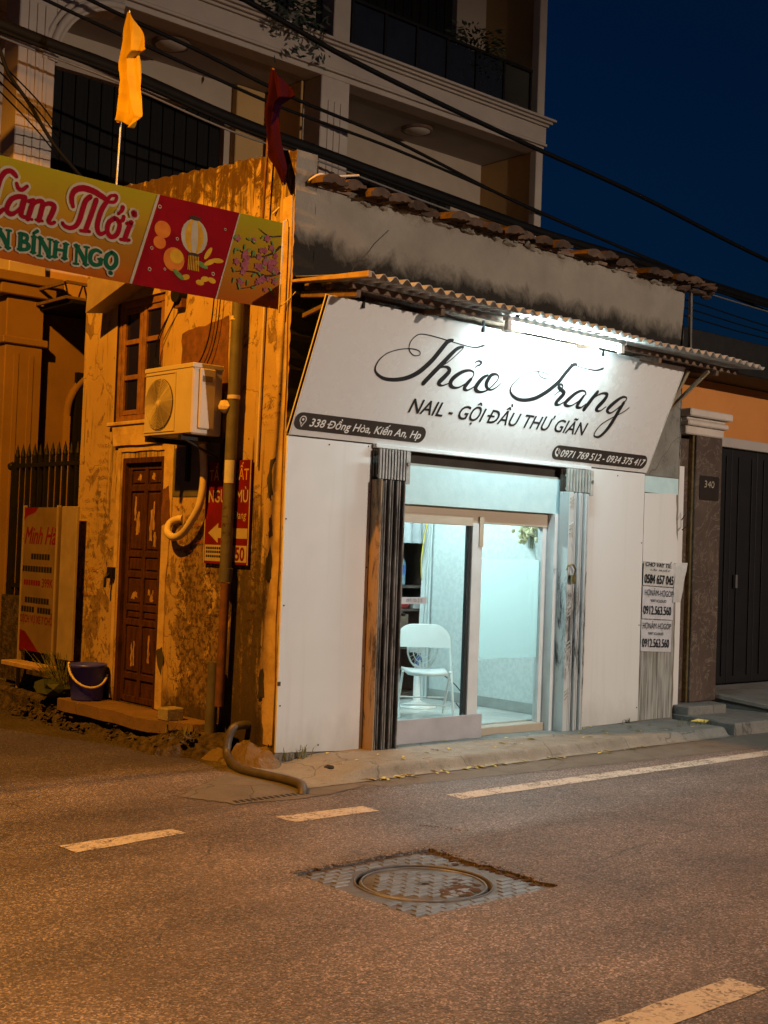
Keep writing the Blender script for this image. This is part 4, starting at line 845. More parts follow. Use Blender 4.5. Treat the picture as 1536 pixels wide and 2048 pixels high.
MB().lathe([(0, 0), (.075, 0), (.08, .02), (.08, .22), (.07, .26), (.03, .31), (.025, .34), (0, .34)], 18, (bx, by, bz)).build('body', M['bottle'], bt)
MB().lathe([(.081, .11), (.0815, .115), (.0815, .20), (.081, .205)], 18, (bx, by, bz)).build('wrap', M['bluepl'], bt)
MB().lathe([(0, .365), (.03, .365), (.03, .335)], 14, (bx, by, bz)).build('cap', M['bluepl'], bt)
s = MB(); s.lathe([(0, 0), (.10, 0), (.13, .10), (.135, .11), (.125, .11), (.095, .012), (0, .012)], 20, (2.97, 1.95, .957)); tag(s.build('red_basket', M['redpl']), 'red plastic basket on the cabinet shelf below the bottle', 'basket')
s = MB(); s.box(3.10, 3.2, 1.86, 2.0, .957, 1.03); tag(s.build('paper_box', M['paper']), 'small pale box beside the red basket', 'box')
yc = MB(); yc.tube(crom([(3.22, 1.76, 2.55), (3.20, 1.74, 2.1), (3.10, 1.72, 1.75), (3.06, 1.72, 1.5), (3.07, 1.73, 1.32), (3.10, 1.75, 1.25)], 5), .007); tag(yc.build('power_cable', M['yellowcord']), 'yellow power cable hanging along the white sheet', 'cable')
# folding chair
ch = thing('folding_chair', 'white metal folding chair behind the left glass pane', 'chair')
cx, cw, y0 = 0.0, .245, -.06; ch.location = (2.25, .76, 0); ch.rotation_euler = (0, 0, R(-36))
def arch(x0, x1, zb, zt, y): 
    r = .15; P = [(x0, y, zb)]
    for k in range(9): a_ = math.pi - k * math.pi / 16; P.append((x0 + r + r * math.cos(a_), y, zt - r + r * math.sin(a_)))
    for k in range(9): a_ = math.pi / 2 - k * math.pi / 16; P.append((x1 - r + r * math.cos(a_), y, zt - r + r * math.sin(a_)))
    return P + [(x1, y, zb)]
A = arch(cx - cw, cx + cw, 0, .86, 0)
def lean(q): return (q[0], y0 + (q[2] - 0) * .42, q[2] + 0)
A = [(x, .46 - .64 + (z - FZ) * .52, z) for x, _, z in arch(cx - cw, cx + cw, FZ, .855, 0)]
MB().tube(A, .0125, 8).build('front_leg_frame', M['white'], ch)
for sx in (-1, 1): MB().tube([(cx + sx * (cw - .03), .28, FZ), (cx + sx * (cw - .03), -.09, .46)], .0115, 8).build('leg', M['white'], ch)
for z, y in ((.16, -.12), (.20, .16)): MB().tube([(cx - cw + .02, y, z), (cx + cw - .02, y, z)], .008, 6).build('stretcher', M['white'], ch)
s = MB(); s.grid(10, 8, lambda i, j: (cx + (i - .5) * .40 * (1 - .12 * (1 - j)), lerp(-.19, .19, j), .462 + .012 * (abs(2 * i - 1) ** 3) - .008 * (1 - j) ** 4)); o = s.build('seat', M['white'], ch); o.modifiers.new('t', 'SOLIDIFY').thickness = .03
P = [(x, y - .012, z) for x, y, z in A if z > .70]; P = [(cx - cw, .46 - .64 + (.66 - FZ) * .52 - .012, .66)] + P + [(cx + cw, .46 - .64 + (.66 - FZ) * .52 - .012, .66)]
MB().poly(P, (0, .02, 0)).build('backrest', M['white'], ch)
# pedestal fan
fn = thing('pedestal_fan', 'white pedestal fan with blue blades behind the folding chair', 'fan')
fx, fy = 2.64, 1.28
MB().lathe([(0, FZ), (.19, FZ), (.19, FZ + .02), (.06, FZ + .05), (.035, FZ + .07), (.03, .50), (0, .50)], 24, (fx, fy, 0)).build('base', M['white'], fn)
MB().tube([(fx, fy + .10, .62), (fx, fy - .04, .62)], .055, 14).build('motor', M['white'], fn)
for rr in (.20, .145, .09):
    MB().tube([(fx + rr * math.cos(k * math.pi / 16), fy - .07 + (.2 - rr) * -.2, .62 + rr * math.sin(k * math.pi / 16)) for k in range(33)], .004 if rr < .19 else .008, 6, False).build('guard_ring', M['white'], fn)
for k in range(28):
    a_ = k * 2 * math.pi / 28; MB().tube([(fx + .02 * math.cos(a_), fy - .10, .62 + .02 * math.sin(a_)), (fx + .2 * math.cos(a_), fy - .07, .62 + .2 * math.sin(a_))], .0018, 4, False).build('guard_wire', M['white'], fn)
for k in range(3):
    a_ = k * 2.094 + .4; s = MB(); s.add([(fx + r * math.cos(a_ + d), fy - .03 + .03 * d, .62 + r * math.sin(a_ + d)) for r, d in ((.03, -.3), (.17, -.45), (.18, .1), (.15, .45), (.03, .4))], [(0, 1, 2, 3, 4)]); s.build('blade', M['bluepl'], fn)
s = MB(); s.tube(crom([(2.70, 1.1, .42), (2.85, 1.0, .30), (2.93, .9, .14), (2.92, .95, FZ + .01), (3.2, 1.3, FZ + .01)], 5), .005); tag(s.build('fan_cord', M['dark']), 'black fan cord trailing to the shop floor', 'cord')
# dried flowers on the wall
fw = thing('flower_bunch', 'bunch of dried cream flowers hung on the room wall', 'flowers')
for k in range(46):
    s = MB(); s.ico((3.26 - random.random() * .08, .46 + random.gauss(0, .065), 1.80 + random.gauss(0, .065)), random.uniform(.018, .032), (1, 1, 1), .3); s.build('bloom', M['petal'], fw)
s = MB()
for k in range(6): s.tube([(3.28, .46, 1.76), (3.285, .46 + random.uniform(-.06, .0), 1.62 + random.uniform(-.02, .02))], .003, 5)
s.build('stem', M['grassy'], fw)

# ================================================================ posters on the right pillar
def poster(name, label, x0, x1, z0, z1, mat, lines, curl=0.0):
    t = thing(name, label, 'poster', 'loan posters glued to the right pillar')
    s = MB(); s.grid(12, 6, lambda i, j: (lerp(x0, x1, i), -.030 - .004 * nz(i * 3, j * 3, 2) - curl * max(0, i - .75) * 1.2 * j, lerp(z0 + .025 * (1 - i) * 0, z1, j) - .02 * i)); o = s.build('paper', mat, t)
    for (tx, a_, b_, vb, cap, sh, bo) in lines:
        s = MB(); text(s, tx, lerp(x0, x1, a_), lerp(x0, x1, b_), lerp(z0, z1, vb), (z1 - z0) * cap, lambda u, v: Vector((u, -.0365, v - .02 * (u - x0) / (x1 - x0))), sh, bo); s.build('lettering', M['ink'], t)
poster('wall_poster', 'topmost torn loan poster reading 0584 657 045', 4.39, 4.90, 1.29, 1.525, M['paper'], [('CHO VAY TIỀN', .05, .98, .80, .17, .2, .02), ('LÃI SUẤT', .2, .85, .63, .07, .2, 0), ('0584 657 045', .03, .95, .10, .36, .1, .02)], .05)
poster('wall_poster', 'middle loan poster between the torn one and the lowest one', 4.385, 4.89, .965, 1.28, M['paper2'], [('HỌNĂM-HỌGÓP', .06, .97, .72, .18, 0, .0), ('VAY ICLOUD', .25, .75, .53, .08, 0, .02), ('0912.563.560', .03, .92, .14, .26, 0, .012)])
poster('wall_poster', 'lowest loan poster above the streaked pillar foot', 4.38, 4.87, .645, .955, M['paper2'], [('HỌNĂM-HỌGÓP', .04, .97, .72, .18, 0, .0), ('VAY ICLOUD', .22, .72, .53, .08, 0, .02), ('0912.563.560', .03, .92, .14, .26, 0, .012)])
s = MB(); s.grid(6, 10, lambda i, j: (lerp(4.90, 5.03, i) - .03 * (1 - j), -.04 - .05 * i * j + .01 * nz(i * 3, j * 3, 2), lerp(1.12, 1.52, j))); tag(s.build('torn_paper', M['paper']), 'torn paper flap curling off the pillar edge', 'paper')

# ================================================================ air conditioner on the side wall
ac = thing('air_conditioner', 'cream outdoor air conditioner unit bracketed to the ochre wall', 'air conditioner')
ax0, ax1, ay0, ay1, az0, az1 = -.40, -.12, .69, 1.40, 2.388, 2.935
MB().box(ax0, ax1, ay0, ay1, az0, az1).build('casing', M['acbody'], ac, .012)
MB().box(ax0 - .006, ax1 + .004, ay0 - .006, ay1 + .006, az1 - .03, az1 + .008).build('lid', M['acbody'], ac, .005)
fc = Vector((ax0, 1.165, 2.645)); FR = .205
s = MB(); s.add([(ax0 - .002, fc.y + FR * math.cos(k * math.pi / 20), fc.z + FR * math.sin(k * math.pi / 20)) for k in range(40)], [tuple(range(40))]); s.build('fan_well', M['acdark'], ac)
g = bpy.data.objects.new('fan_grille', None); COL.objects.link(g); g.parent = ac
for k in range(1, 19):
    r = FR * k / 18.5; MB().tube([(ax0 - .012 - .012 * math.cos(k / 18.5 * 1.5), fc.y + r * math.cos(a_ * math.pi / 18), fc.z + r * math.sin(a_ * math.pi / 18)) for a_ in range(37)], .0028, 5, False).build('ring', M['acbody'], g)
for k in range(10):
    a_ = k * math.pi / 5 + .15; MB().tube([(ax0 - .02, fc.y + .03 * math.cos(a_), fc.z + .03 * math.sin(a_)), (ax0 - .010, fc.y + FR * math.cos(a_ + .35), fc.z + FR * math.sin(a_ + .35))], .004, 5).build('spoke', M['acbody'], g)
MB().lathe([(0, .028), (.022, .027), (.034, .018), (.036, 0)], 18, (ax0, fc.y, fc.z), Matrix.Rotation(R(-90), 3, 'Y')).build('hub', M['acbody'], g)
s = MB()
for (ya, yb, za, zb) in ((fc.y - .235, fc.y - .225, 2.42, 2.89), (fc.y - .225, fc.y + .225, 2.42, 2.428), (fc.y - .225, fc.y + .225, 2.882, 2.89)): s.box(ax0 - .006, ax0, ya, yb, za, zb)
s.build('front_moulding', M['acbody'], ac)
s = MB(); s.box(-.345, -.20, ay0 - .022, ay0, 2.43, 2.905); s.build('service_cover', M['acbody'], ac, .01)
MB().box(-.325, -.235, ay0 - .026, ay0 - .021, 2.80, 2.845).build('grip', M['acdark'], ac)
for y in (.80, 1.30):
    MB().bar((-.43, y, 2.365), (0, y, 2.365), .04, .04).build('bracket_arm', M['dark'], ac); MB().bar((-.02, y, 2.36), (-.02, y, 2.05), .035, .035).build('bracket_upright', M['dark'], ac)
MB().bar((-.40, y - .5, 2.355), (-.02, y - .5, 2.20), .03, .012).build('bracket_brace', M['dark'], ac)
s = MB(); s.ico((-.14, .63, 2.62), .05, (1, 1.2, 1), .12, 2); s.build('valve_wrap', M['lagging'], ac)
MB().tube(crom([(-.13, .60, 2.60), (-.10, .55, 2.56), (-.06, .56, 2.56), (-.05, .62, 2.60)], 4), .006).build('valve_cord', M['handle'], ac)
hs = MB(); hs.tube(crom([(-.07, 1.03, 2.34), (-.07, 1.00, 2.22), (-.075, .98, 2.05), (-.09, 1.0, 1.86), (-.10, 1.09, 1.73), (-.10, 1.22, 1.62), (-.10, 1.36, 1.585), (-.09, 1.47, 1.63), (-.05, 1.50, 1.70), (-.02, 1.44, 1.735), (.0, 1.38, 1.74)], 5), .031, 12)
tag(hs.build('lagged_pipe', M['lagging']), 'cream wrapped coolant pipe looping below the air conditioner into the wall', 'pipe')
# meter box with hanging wires
jb = thing('junction_box', 'dark round junction box on the wall below the banner', 'junction box')
MB().tube([(0, 1.52, 3.63), (-.08, 1.52, 3.63)], .07, 14).build('can', M['dark'], jb); MB().box(-.05, 0, 1.46, 1.58, 3.52, 3.60).build('gland', M['rustpipe'], jb)
def cable(name, pts, r, label, mat='cable', grp=None, k=8):
    s = MB(); s.tube(crom(pts, k), r, 6); return tag(s.build(name, M[mat]), label, 'cable', grp)
cable('wall_wire', [(-.06, 1.52, 3.58), (-.05, 1.80, 3.30), (-.04, 1.84, 3.10), (-.04, 1.55, 2.95), (-.04, 1.25, 2.97), (-.04, 1.05, 3.2), (-.04, .98, 3.6), (-.04, .97, 3.9)], .006, 'upper thin wire looping from the junction box to the eaves')
cable('wall_wire', [(-.06, 1.55, 3.57), (-.05, 1.85, 3.15), (-.04, 1.70, 2.99), (-.04, 1.35, 2.90), (-.04, 1.08, 2.98), (-.04, .92, 3.3), (-.04, .88, 3.9)], .005, 'lower thin wire sagging just above the air conditioner')
# ================================================================ vertical pipes at the corner
dp = thing('drain_pipe', 'tall grey downpipe standing against the ochre wall near the corner', 'pipe')
MB().tube([(-.09, .56, 3.95), (-.09, .59, 2.2), (-.09, .60, 1.28)], .047, 14).build('upper_pipe', M['pipe'], dp)
MB().tube([(-.09, .59, 1.36), (-.09, .60, 1.25)], .054, 14).build('socket', M['pipe'], dp)
MB().tube([(-.10, .575, 1.24), (-.10, .60, .28)], .036, 12).build('rusty_pipe', M['rustpipe'], dp)
MB().tube([(-.115, .67, .62), (-.115, .69, -.12)], .046, 12).build('lower_pipe', M['pipe'], dp)
s = MB(); s.grid(8, 6, lambda i, j: (-.09 - .0485 * math.cos(-.9 + i * 1.8 + .75), .59 - .0485 * math.sin(-.9 + i * 1.8 + .75), lerp(2.02, 2.2, j))); s.build('sticker', M['paper'], dp)
s = MB(); s.grid(8, 12, lambda i, j: (-.09 - .0485 * math.cos(-.9 + i * 1.8 + .75), .595 - .0485 * math.sin(-.9 + i * 1.8 + .75), lerp(1.45, 1.98, j))); s.build('faded_print', M['smudge'], dp)
for z in (2.68, 3.3): MB().tube([(-.09, .58, z), (-.09, .58, z + .03)], .051, 14).build('strap', M['handle'], dp)
s = MB(); s.tube([(-.022, .30, 3.9), (-.022, .32, 2.9), (-.022, .33, 2.15)], .010, 6); tag(s.build('thin_conduit', M['handle']), 'thin pale conduit between the downpipe and the wall corner', 'pipe')
# drain hose on the ground
s = MB(); s.tube(crom([(.03, .33, .16), (-.06, .34, .165), (-.13, .36, .14), (-.165, .37, .04), (-.19, .33, -.05), (-.27, .14, -.085), (-.33, -.08, -.09), (-.32, -.3, -.09), (-.30, -.55, -.088), (-.33, -.75, -.085), (-.40, -.87, -.10), (-.44, -.91, -.16)], 6), .033, 12)
tag(s.build('drain_hose', M['hose']), 'thick grey hose curving from the wall corner to the road drain', 'hose')
MB()
# ================================================================ red massage sign
rs = thing('red_sign', 'red and white sign with a left arrow behind the downpipe', 'sign')
ry = lambda off: (lambda u, v: Vector((-off, 1.01 - u, 1.385 + v)))           # u runs from left (far) to right (near)
f = ry(.03); s = MB(); s.poly([f(0, 0), f(.62, 0), f(.62, .82), f(0, .82)], (.012, 0, 0)); s.build('board', M['red'], rs)
f = ry(.0312)
for u0, u1, v0, v1 in ((0, .012, 0, .82), (.608, .62, 0, .82)): 
    s = MB(); s.add([f(u0, v0), f(u1, v0), f(u1, v1), f(u0, v1)], [(0, 1, 2, 3)]); s.build('white_edge', M['cream'], rs)
s = MB(); s.add([f(.02, .02), f(.60, .02), f(.60, .15), f(.02, .15)], [(0, 1, 2, 3)]); s.build('white_strip', M['cream'], rs)
s = MB(); s.add([f(.06, .245), f(.20, .325), f(.20, .285), f(.60, .285), f(.60, .205), f(.20, .205), f(.20, .165)], [(0, 1, 2, 3, 4, 5, 6)]); s.build('arrow', M['cream'], rs)
s = MB(); text(s, 'TẨM QUẤT', .05, .59, .665, .085, f, 0, .01); s.build('lettering', M['gold'], rs)
s = MB(); text(s, 'NGƯỜI MÙ', .05, .59, .49, .095, f, 0, .01); s.build('lettering', M['cream'], rs); s = MB(); text(s, 'Đang', .40, .58, .36, .06, f, .2, 0); s.build('lettering', M['cream'], rs)
s = MB(); text(s, '50', .45, .57, .035, .1, ry(.0325), 0, .02); s.build('lettering', M['red'], rs)
for k, v in enumerate((.115, .085, .05)):
    s = MB(); fk = ry(.0325); 
    for q in range(7): s.add([fk(.04 + q * .03, v), fk(.062 + q * .03, v), fk(.062 + q * .03, v + .018), fk(.04 + q * .03, v + .018)], [(0, 1, 2, 3)])
    s.build('fine_print', M['dark'], rs, kind='stuff')
# ================================================================ new year banner across the alley
bn = thing('street_banner', 'yellow and red new year banner hung across the alley mouth', 'banner')
BY = .05
def wave(u): return .012 * math.sin(u * 2.3)
def bnp(off): return lambda u, v: Vector((u, BY + wave(u) - off, v + .014 * math.sin((u + .07) * 1.3)))
f = bnp(0); BL = -4.2
s = MB(); s.grid(80, 6, lambda i, j: f(lerp(BL, lerp(-.085, -.069, j), i), lerp(3.325, 3.985, j))); s.build('sheet', M['banner'], bn)
f = bnp(.004); s = MB(); s.grid(20, 4, lambda i, j: f(lerp(lerp(-1.345, -1.155, j), lerp(-.652, -.473, j), i), lerp(3.326, 3.984, j))); s.build('red_field', M['redbright'], bn)
f = bnp(.006)
for a_, b_, w in ((-1.345, -1.155, .016), (-.652, -.473, .008)):
    s = MB(); s.add([f(a_ - w, 3.327), f(a_ + w * .3, 3.327), f(b_ + w * .3, 3.983), f(b_ - w, 3.983)], [(0, 1, 2, 3)]); s.build('divider', M['cream'], bn)
s = MB()
for k, st_ in enumerate(BANNER_STROKES): ribbon(s, st_, bnp(.007 + .00005 * k), 1.0, .018)
for k, st_ in enumerate(BANNER_GREEN): ribbon(s, st_, bnp(.008 + .00005 * k), 1.0, .013)
s.build('letter_outline', M['cream'], bn)
s = MB()
for k, st_ in enumerate(BANNER_STROKES): ribbon(s, st_, bnp(.0115 + .00005 * k), 1.0, 0)
s.build('lettering', M['crimson'], bn, label='crimson brush lettering Năm Mới')
s = MB()
for k, st_ in enumerate(BANNER_GREEN): ribbon(s, st_, bnp(.0120 + .00005 * k), 1.0, 0)
s.build('lettering', M['green'], bn, label='dark green capitals BÍNH NGỌ')
def disc(cx, cy, rx, ry_, off, mat, name='print_shape', rot=0, n=20):
    f = bnp(off); s = MB(); c_, s_ = math.cos(rot), math.sin(rot)
    s.add([f(cx + rx * math.cos(t * 2 * math.pi / n) * c_ - ry_ * math.sin(t * 2 * math.pi / n) * s_, cy + rx * math.cos(t * 2 * math.pi / n) * s_ + ry_ * math.sin(t * 2 * math.pi / n) * c_) for t in range(n)], [tuple(range(n))]); s.build(name, M[mat], bn)
# plain festive shapes in the red field (balloons, ingots, ribbons, bubbles)
disc(-1.12, 3.745, .065, .06, .0075, 'orangeprint', 'balloon'); disc(-1.14, 3.65, .05, .045, .008, 'orangeprint', 'balloon')
disc(-1.02, 3.55, .085, .085, .0075, 'orangeprint', 'balloon'); disc(-1.00, 3.575, .055, .05, .0082, 'gold', 'balloon')
for cx_, cy_, rr in ((-1.15, 3.90, .014), (-1.2, 3.60, .012), (-1.21, 3.45, .014), (-1.0, 3.70, .012), (-.69, 3.50, .014), (-.60, 3.84, .01), (-1.09, 3.47, .01)): disc(cx_, cy_, rr, rr, .0078, 'cream', 'bubble'); disc(cx_, cy_, rr * .6, rr * .6, .0088, 'redbright', 'bubble')
disc(-.86, 3.74, .11, .125, .0075, 'cream', 'round_lantern'); disc(-.86, 3.74, .075, .125, .0082, 'gold', 'round_lantern'); disc(-.86, 3.74, .03, .125, .0089, 'cream', 'round_lantern')
disc(-.86, 3.872, .05, .016, .0095, 'branch', 'round_lantern'); disc(-.86, 3.608, .05, .016, .0095, 'branch', 'round_lantern')
s = MB(); f = bnp(.0100)
for k in range(7): ribbon(s, [(-.90 + k * .013, 3.60, .003), (-.905 + k * .0145, 3.50, .004)], f)
s.build('tassel', M['gold'], bn)
for cx_, cy_, ro in ((-.76, 3.45, .2), (-.70, 3.45, -.2), (-.80, 3.42, 0), (-.92, 3.44, .3)): disc(cx_, cy_, .035, .02, .0085, 'gold', 'ingot', ro)
for cx_, cy_, ro in ((-.72, 3.58, .5), (-.66, 3.60, .1), (-.98, 3.45, -.6), (-.74, 3.64, 1.0), (-.79, 3.55, -.3)): disc(cx_, cy_, .055, .018, .0088, 'gold' if ro > 0 else 'leafprint', 'ribbon', ro)
# blossom corner
s = MB()
for br in ([(-.09, 3.80, .009), (-.16, 3.74, .008), (-.25, 3.70, .006), (-.38, 3.68, .004), (-.48, 3.72, .002)], [(-.09, 3.60, .010), (-.2, 3.56, .008), (-.35, 3.57, .005), (-.5, 3.55, .003)], [(-.09, 3.88, .006), (-.2, 3.86, .004), (-.3, 3.90, .002)], [(-.2, 3.56, .006), (-.32, 3.47, .004), (-.48, 3.42, .002)]): ribbon(s, br, bnp(.0074))
s.build('branch', M['branch'], bn)
random.seed(11)
for k in range(46):
    t_ = random.random(); cx_ = random.uniform(-.50, -.12); cy_ = 3.60 + random.gauss(0, .09); cy_ = min(3.84, max(3.40, cy_)); cx_ = max(cx_, lerp(-.62, -.5, (cy_ - 3.33) / .6))
    s = MB(); rr = random.uniform(.016, .028); f = bnp(.0078 + k * .00008)
    s.add([f(cx_ + rr * (1 + .25 * math.cos(5 * q * math.pi / 10)) * math.cos(q * math.pi / 10), cy_ + rr * (1 + .25 * math.cos(5 * q * math.pi / 10)) * math.sin(q * math.pi / 10)) for q in range(20)], [tuple(range(20))]); s.build('blossom', M['pink'], bn)
for k in range(26): disc(random.uniform(-.52, -.1), random.uniform(3.42, 3.88), .022, .008, .0118 + k * .00005, 'leafprint', 'leaf', random.uniform(0, 3))
s = MB(); s.tube([(-.079, BY - .005, 3.30), (-.067, BY - .005, 4.0)], .008, 6); s.build('end_rod', M['handle'], bn)
s = MB(); s.tube(crom([(-.08, BY, 3.34), (-.02, .02, 3.40), (.03, -.012, 3.47)], 4), .004, 5); s.tube(crom([(-.07, BY, 3.98), (-.03, .06, 4.02), (.0, .08, 4.03)], 4), .004, 5); s.build('tie_string', M['handle'], bn)
# ================================================================ flags
def flag(name, label, pole, outline, mat, y, pm_):
    t = thing(name, label, 'flag', 'flags on poles above the side wall')
    MB().tube(pole, .011, 8).build('pole', M[pm_], t)
    # cloth hangs from the pole in soft folds
    lf, rg = outline
    def at(rows, j):
        q = j * (len(rows) - 1); k = min(int(q), len(rows) - 2); return [lerp(rows[k][m], rows[k + 1][m], q - k) for m in (0, 1)]
    def fn(i, j):
        a_ = at(lf, j); b_ = at(rg, j); w = abs(a_[0] - b_[0])
        ph = i * 9.0 + 2.2 * math.sin(j * 4.0)
        dpt = (.030 * math.sin(ph) + .018 * math.sin(ph * 2.3 + 5 * j)) * min(1.2, w / .22) + .05 * i * (1 - i) + .03 * nz(i * 3, j * 6, 1.3) * i
        return (-.085 - dpt, lerp(a_[0], b_[0], i), lerp(a_[1], b_[1], i) + .012 * math.sin(ph * .7) * j)
    s = MB(); s.grid(40, 70, fn); o = s.build('cloth', M[mat], t); o.modifiers.new('t', 'SOLIDIFY').thickness = .003
    return t
flag('yellow_flag', 'furled yellow flag on a thin steel pole above the banner', [(-.07, 2.62, 4.5), (-.07, 2.57, 5.35), (-.07, 2.495, 6.33)],
     ([(2.491, 6.311), (2.542, 6.074), (2.569, 5.852), (2.519, 5.679), (2.525, 5.543), (2.597, 5.437), (2.653, 5.358)],
      [(2.446, 6.293), (2.299, 6.088), (2.181, 5.888), (2.31, 5.901), (2.275, 5.685), (2.226, 5.493), (2.167, 5.291), (2.298, 5.213)]), 'yflag', 2.55, 'steel')
flag('red_flag', 'drooping dark red flag on a pole at the wall corner', [(-.07, .325, 3.6), (-.07, .30, 4.4), (-.07, .25, 5.22)],
     ([(.247, 5.211), (.261, 5.032), (.270, 4.859), (.25, 4.66), (.227, 4.5), (.124, 4.383), (.054, 4.274)],
      [(.200, 5.184), (.078, 5.052), (-.054, 4.935), (.12, 4.924), (.165, 4.835), (.099, 4.589), (.005, 4.397), (.003, 4.272)]), 'rflag', .28, 'rustpipe')

# ================================================================ tall house behind
th = thing('tall_house', 'tall cream house with balconies and mouldings behind the old shop', 'house')
TYF, TYB = 5.2, 6.4
def tb(name, x0, x1, y0, y1, z0, z1, mat, bev=.01, label=None): return MB().box(x0, x1, y0, y1, z0, z1).build(name, M[mat], th, bev, label)
# back walls with openings
me = holes(rect(-.2, 8.44, .0, 7.66), [rect(.95, 3.60, 4.2, 7.20), rect(5.70, 7.80, 4.2, 7.05), rect(1.1, 2.3, .1, 3.0)], lambda x, z: (x, TYB, z), (0, .2, 0)); link('back_wall', me, M['wallcream'], th)
me = holes(rect(-.2, 8.44, 7.86, 12.5), [rect(5.05, 7.80, 8.1, 11.0), rect(.6, 4.0, 8.1, 11.0)], lambda x, z: (x, TYB + .002, z), (0, .2, 0)); link('upper_wall', me, M['wallcream'], th)
for (x0, x1, z0, z1) in ((.95, 3.6, 4.2, 7.2), (5.7, 7.8, 4.2, 7.05), (5.05, 7.8, 8.1, 11.0), (.6, 4.0, 8.1, 11.0), (1.1, 2.3, .1, 3.0)):
    n = int((x1 - x0) / .17); w = (x1 - x0) / n
    for k in range(n): MB().box(x0 + k * w + .008, x0 + (k + 1) * w - .008, TYB + .10, TYB + .13, z0, z1).build('shutter_slat', M['shutterdark'], th)
    MB().box(x0, x1, TYB + .14, TYB + .16, z0, z1).build('opening_backing', M['shutterdark'], th)
# columns
def column(x0, x1, z0, z1):
    tb('column', x0, x1, TYF - .02, TYF + .34, z0, z1, 'walltrim')
    for k in (.28, .5, .72): tb('column_flute', lerp(x0, x1, k) - .02, lerp(x0, x1, k) + .02, TYF - .034, TYF - .02, z0 + .3, z1 - .3, 'walltrim', .004)
column(.12, .55, 4.37, 7.63); column(4.25, 4.72, 4.3, 7.63)
tb('pilaster', .12, .55, TYF - .02, TYF + .34, 0, 4.115, 'lowerwall')
for k in (.3, .7): tb('pilaster_flute', lerp(.12, .55, k) - .03, lerp(.12, .55, k) + .03, TYF - .03, TYF - .02, .3, 3.5, 'lowerwall', .004)
tb('column', 4.43, 4.71, TYF, TYF + .25, 8.10, 12.5, 'walltrim')
tb('column', .12, .55, TYF, TYF + .25, 8.10, 12.5, 'walltrim')
tb('right_wall', 8.44, 8.55, TYF, TYB + .3, 0, 7.63, 'wallyellow'); tb('right_wall', 8.44, 8.55, TYF, TYB + .3, 8.10, 12.5, 'wallyellow')
tb('corner_post', 8.38, 8.54, TYF - .01, TYF + .14, 8.10, 12.5, 'walltrim'); tb('corner_post', 8.39, 8.54, TYF - .01, TYF + .12, 0, 7.63, 'walltrim')
tb('recess_side', 3.70, 4.25, TYB - .12, TYB, 4.3, 7.63, 'wallyellow'); tb('recess_side', 4.2, 4.25, TYF + .34, TYB, 4.3, 7.63, 'wallyellow')
# balcony slab and stacked mouldings
tb('balcony_slab', -.3, 8.53, TYF + .02, TYB, 7.64, 7.86, 'soffit', 0)
for (d, z0, z1) in ((.0, 7.63, 7.70), (.035, 7.705, 7.74), (.02, 7.745, 7.99), (.05, 7.995, 8.03), (.09, 8.035, 8.07), (.13, 8.075, 8.11)):
    tb('moulding', -.35, 8.54 + d, TYF - d - .02, TYF + .25, z0, z1, 'walltrim', .006)
# big arch of the left bay
P = [(.56, 7.625), (.56, 6.6)] + [(1.36 - .80 * math.cos(k * math.pi / 24), 6.75 + .80 * math.sin(k * math.pi / 24)) for k in range(13)] + [(1.36, 7.625)]
MB().poly([(x, TYF, z) for x, z in P], (0, .3, 0)).build('arch_spandrel', M['walltrim'], th)
for r_, d in ((.80, .025), (.86, .045), (.94, .03)):
    MB().tube([(1.36 - r_ * math.cos(k * math.pi / 24), TYF - .012, 6.75 + r_ * math.sin(k * math.pi / 24)) for k in range(13)], d, 6).build('arch_moulding', M['walltrim'], th)
P = [(4.24, 7.625), (4.24, 6.6)] + [(3.44 + .80 * math.cos(k * math.pi / 24), 6.75 + .80 * math.sin(k * math.pi / 24)) for k in range(13)] + [(3.44, 7.625)]
# soffit lamps
for x, y in ((6.55, 5.85), (2.34, 5.75)):
    l = bpy.data.objects.new('soffit_lamp', None); COL.objects.link(l); l.parent = th
    MB().lathe([(0, 7.56), (.10, 7.565), (.19, 7.60), (.20, 7.638)], 20, (x, y, 0)).build('shade', M['walltrim'], l)
    MB().lathe([(.19, 7.60), (.235, 7.605), (.235, 7.638)], 20, (x, y, 0)).build('rim', M['wood'], l)
# upper balcony rail
rl = bpy.data.objects.new('balcony_rail', None); COL.objects.link(rl); rl.parent = th
MB().bar((4.72, TYF + .06, 8.80), (8.30, TYF + .06, 8.80), .05, .04).build('hand_rail', M['dark'], rl)
for k in range(7):
    x = lerp(4.78, 8.28, k / 6); MB().bar((x, TYF + .06, 8.11), (x, TYF + .06, 8.79), .035).build('post', M['dark'], rl)
for k in range(6):
    x = lerp(4.78, 8.28, k / 6); MB().box(x + .03, x + .55, TYF + .055, TYF + .063, 8.16, 8.76).build('pane', M['railglass'] if k < 5 else M['film'], rl)
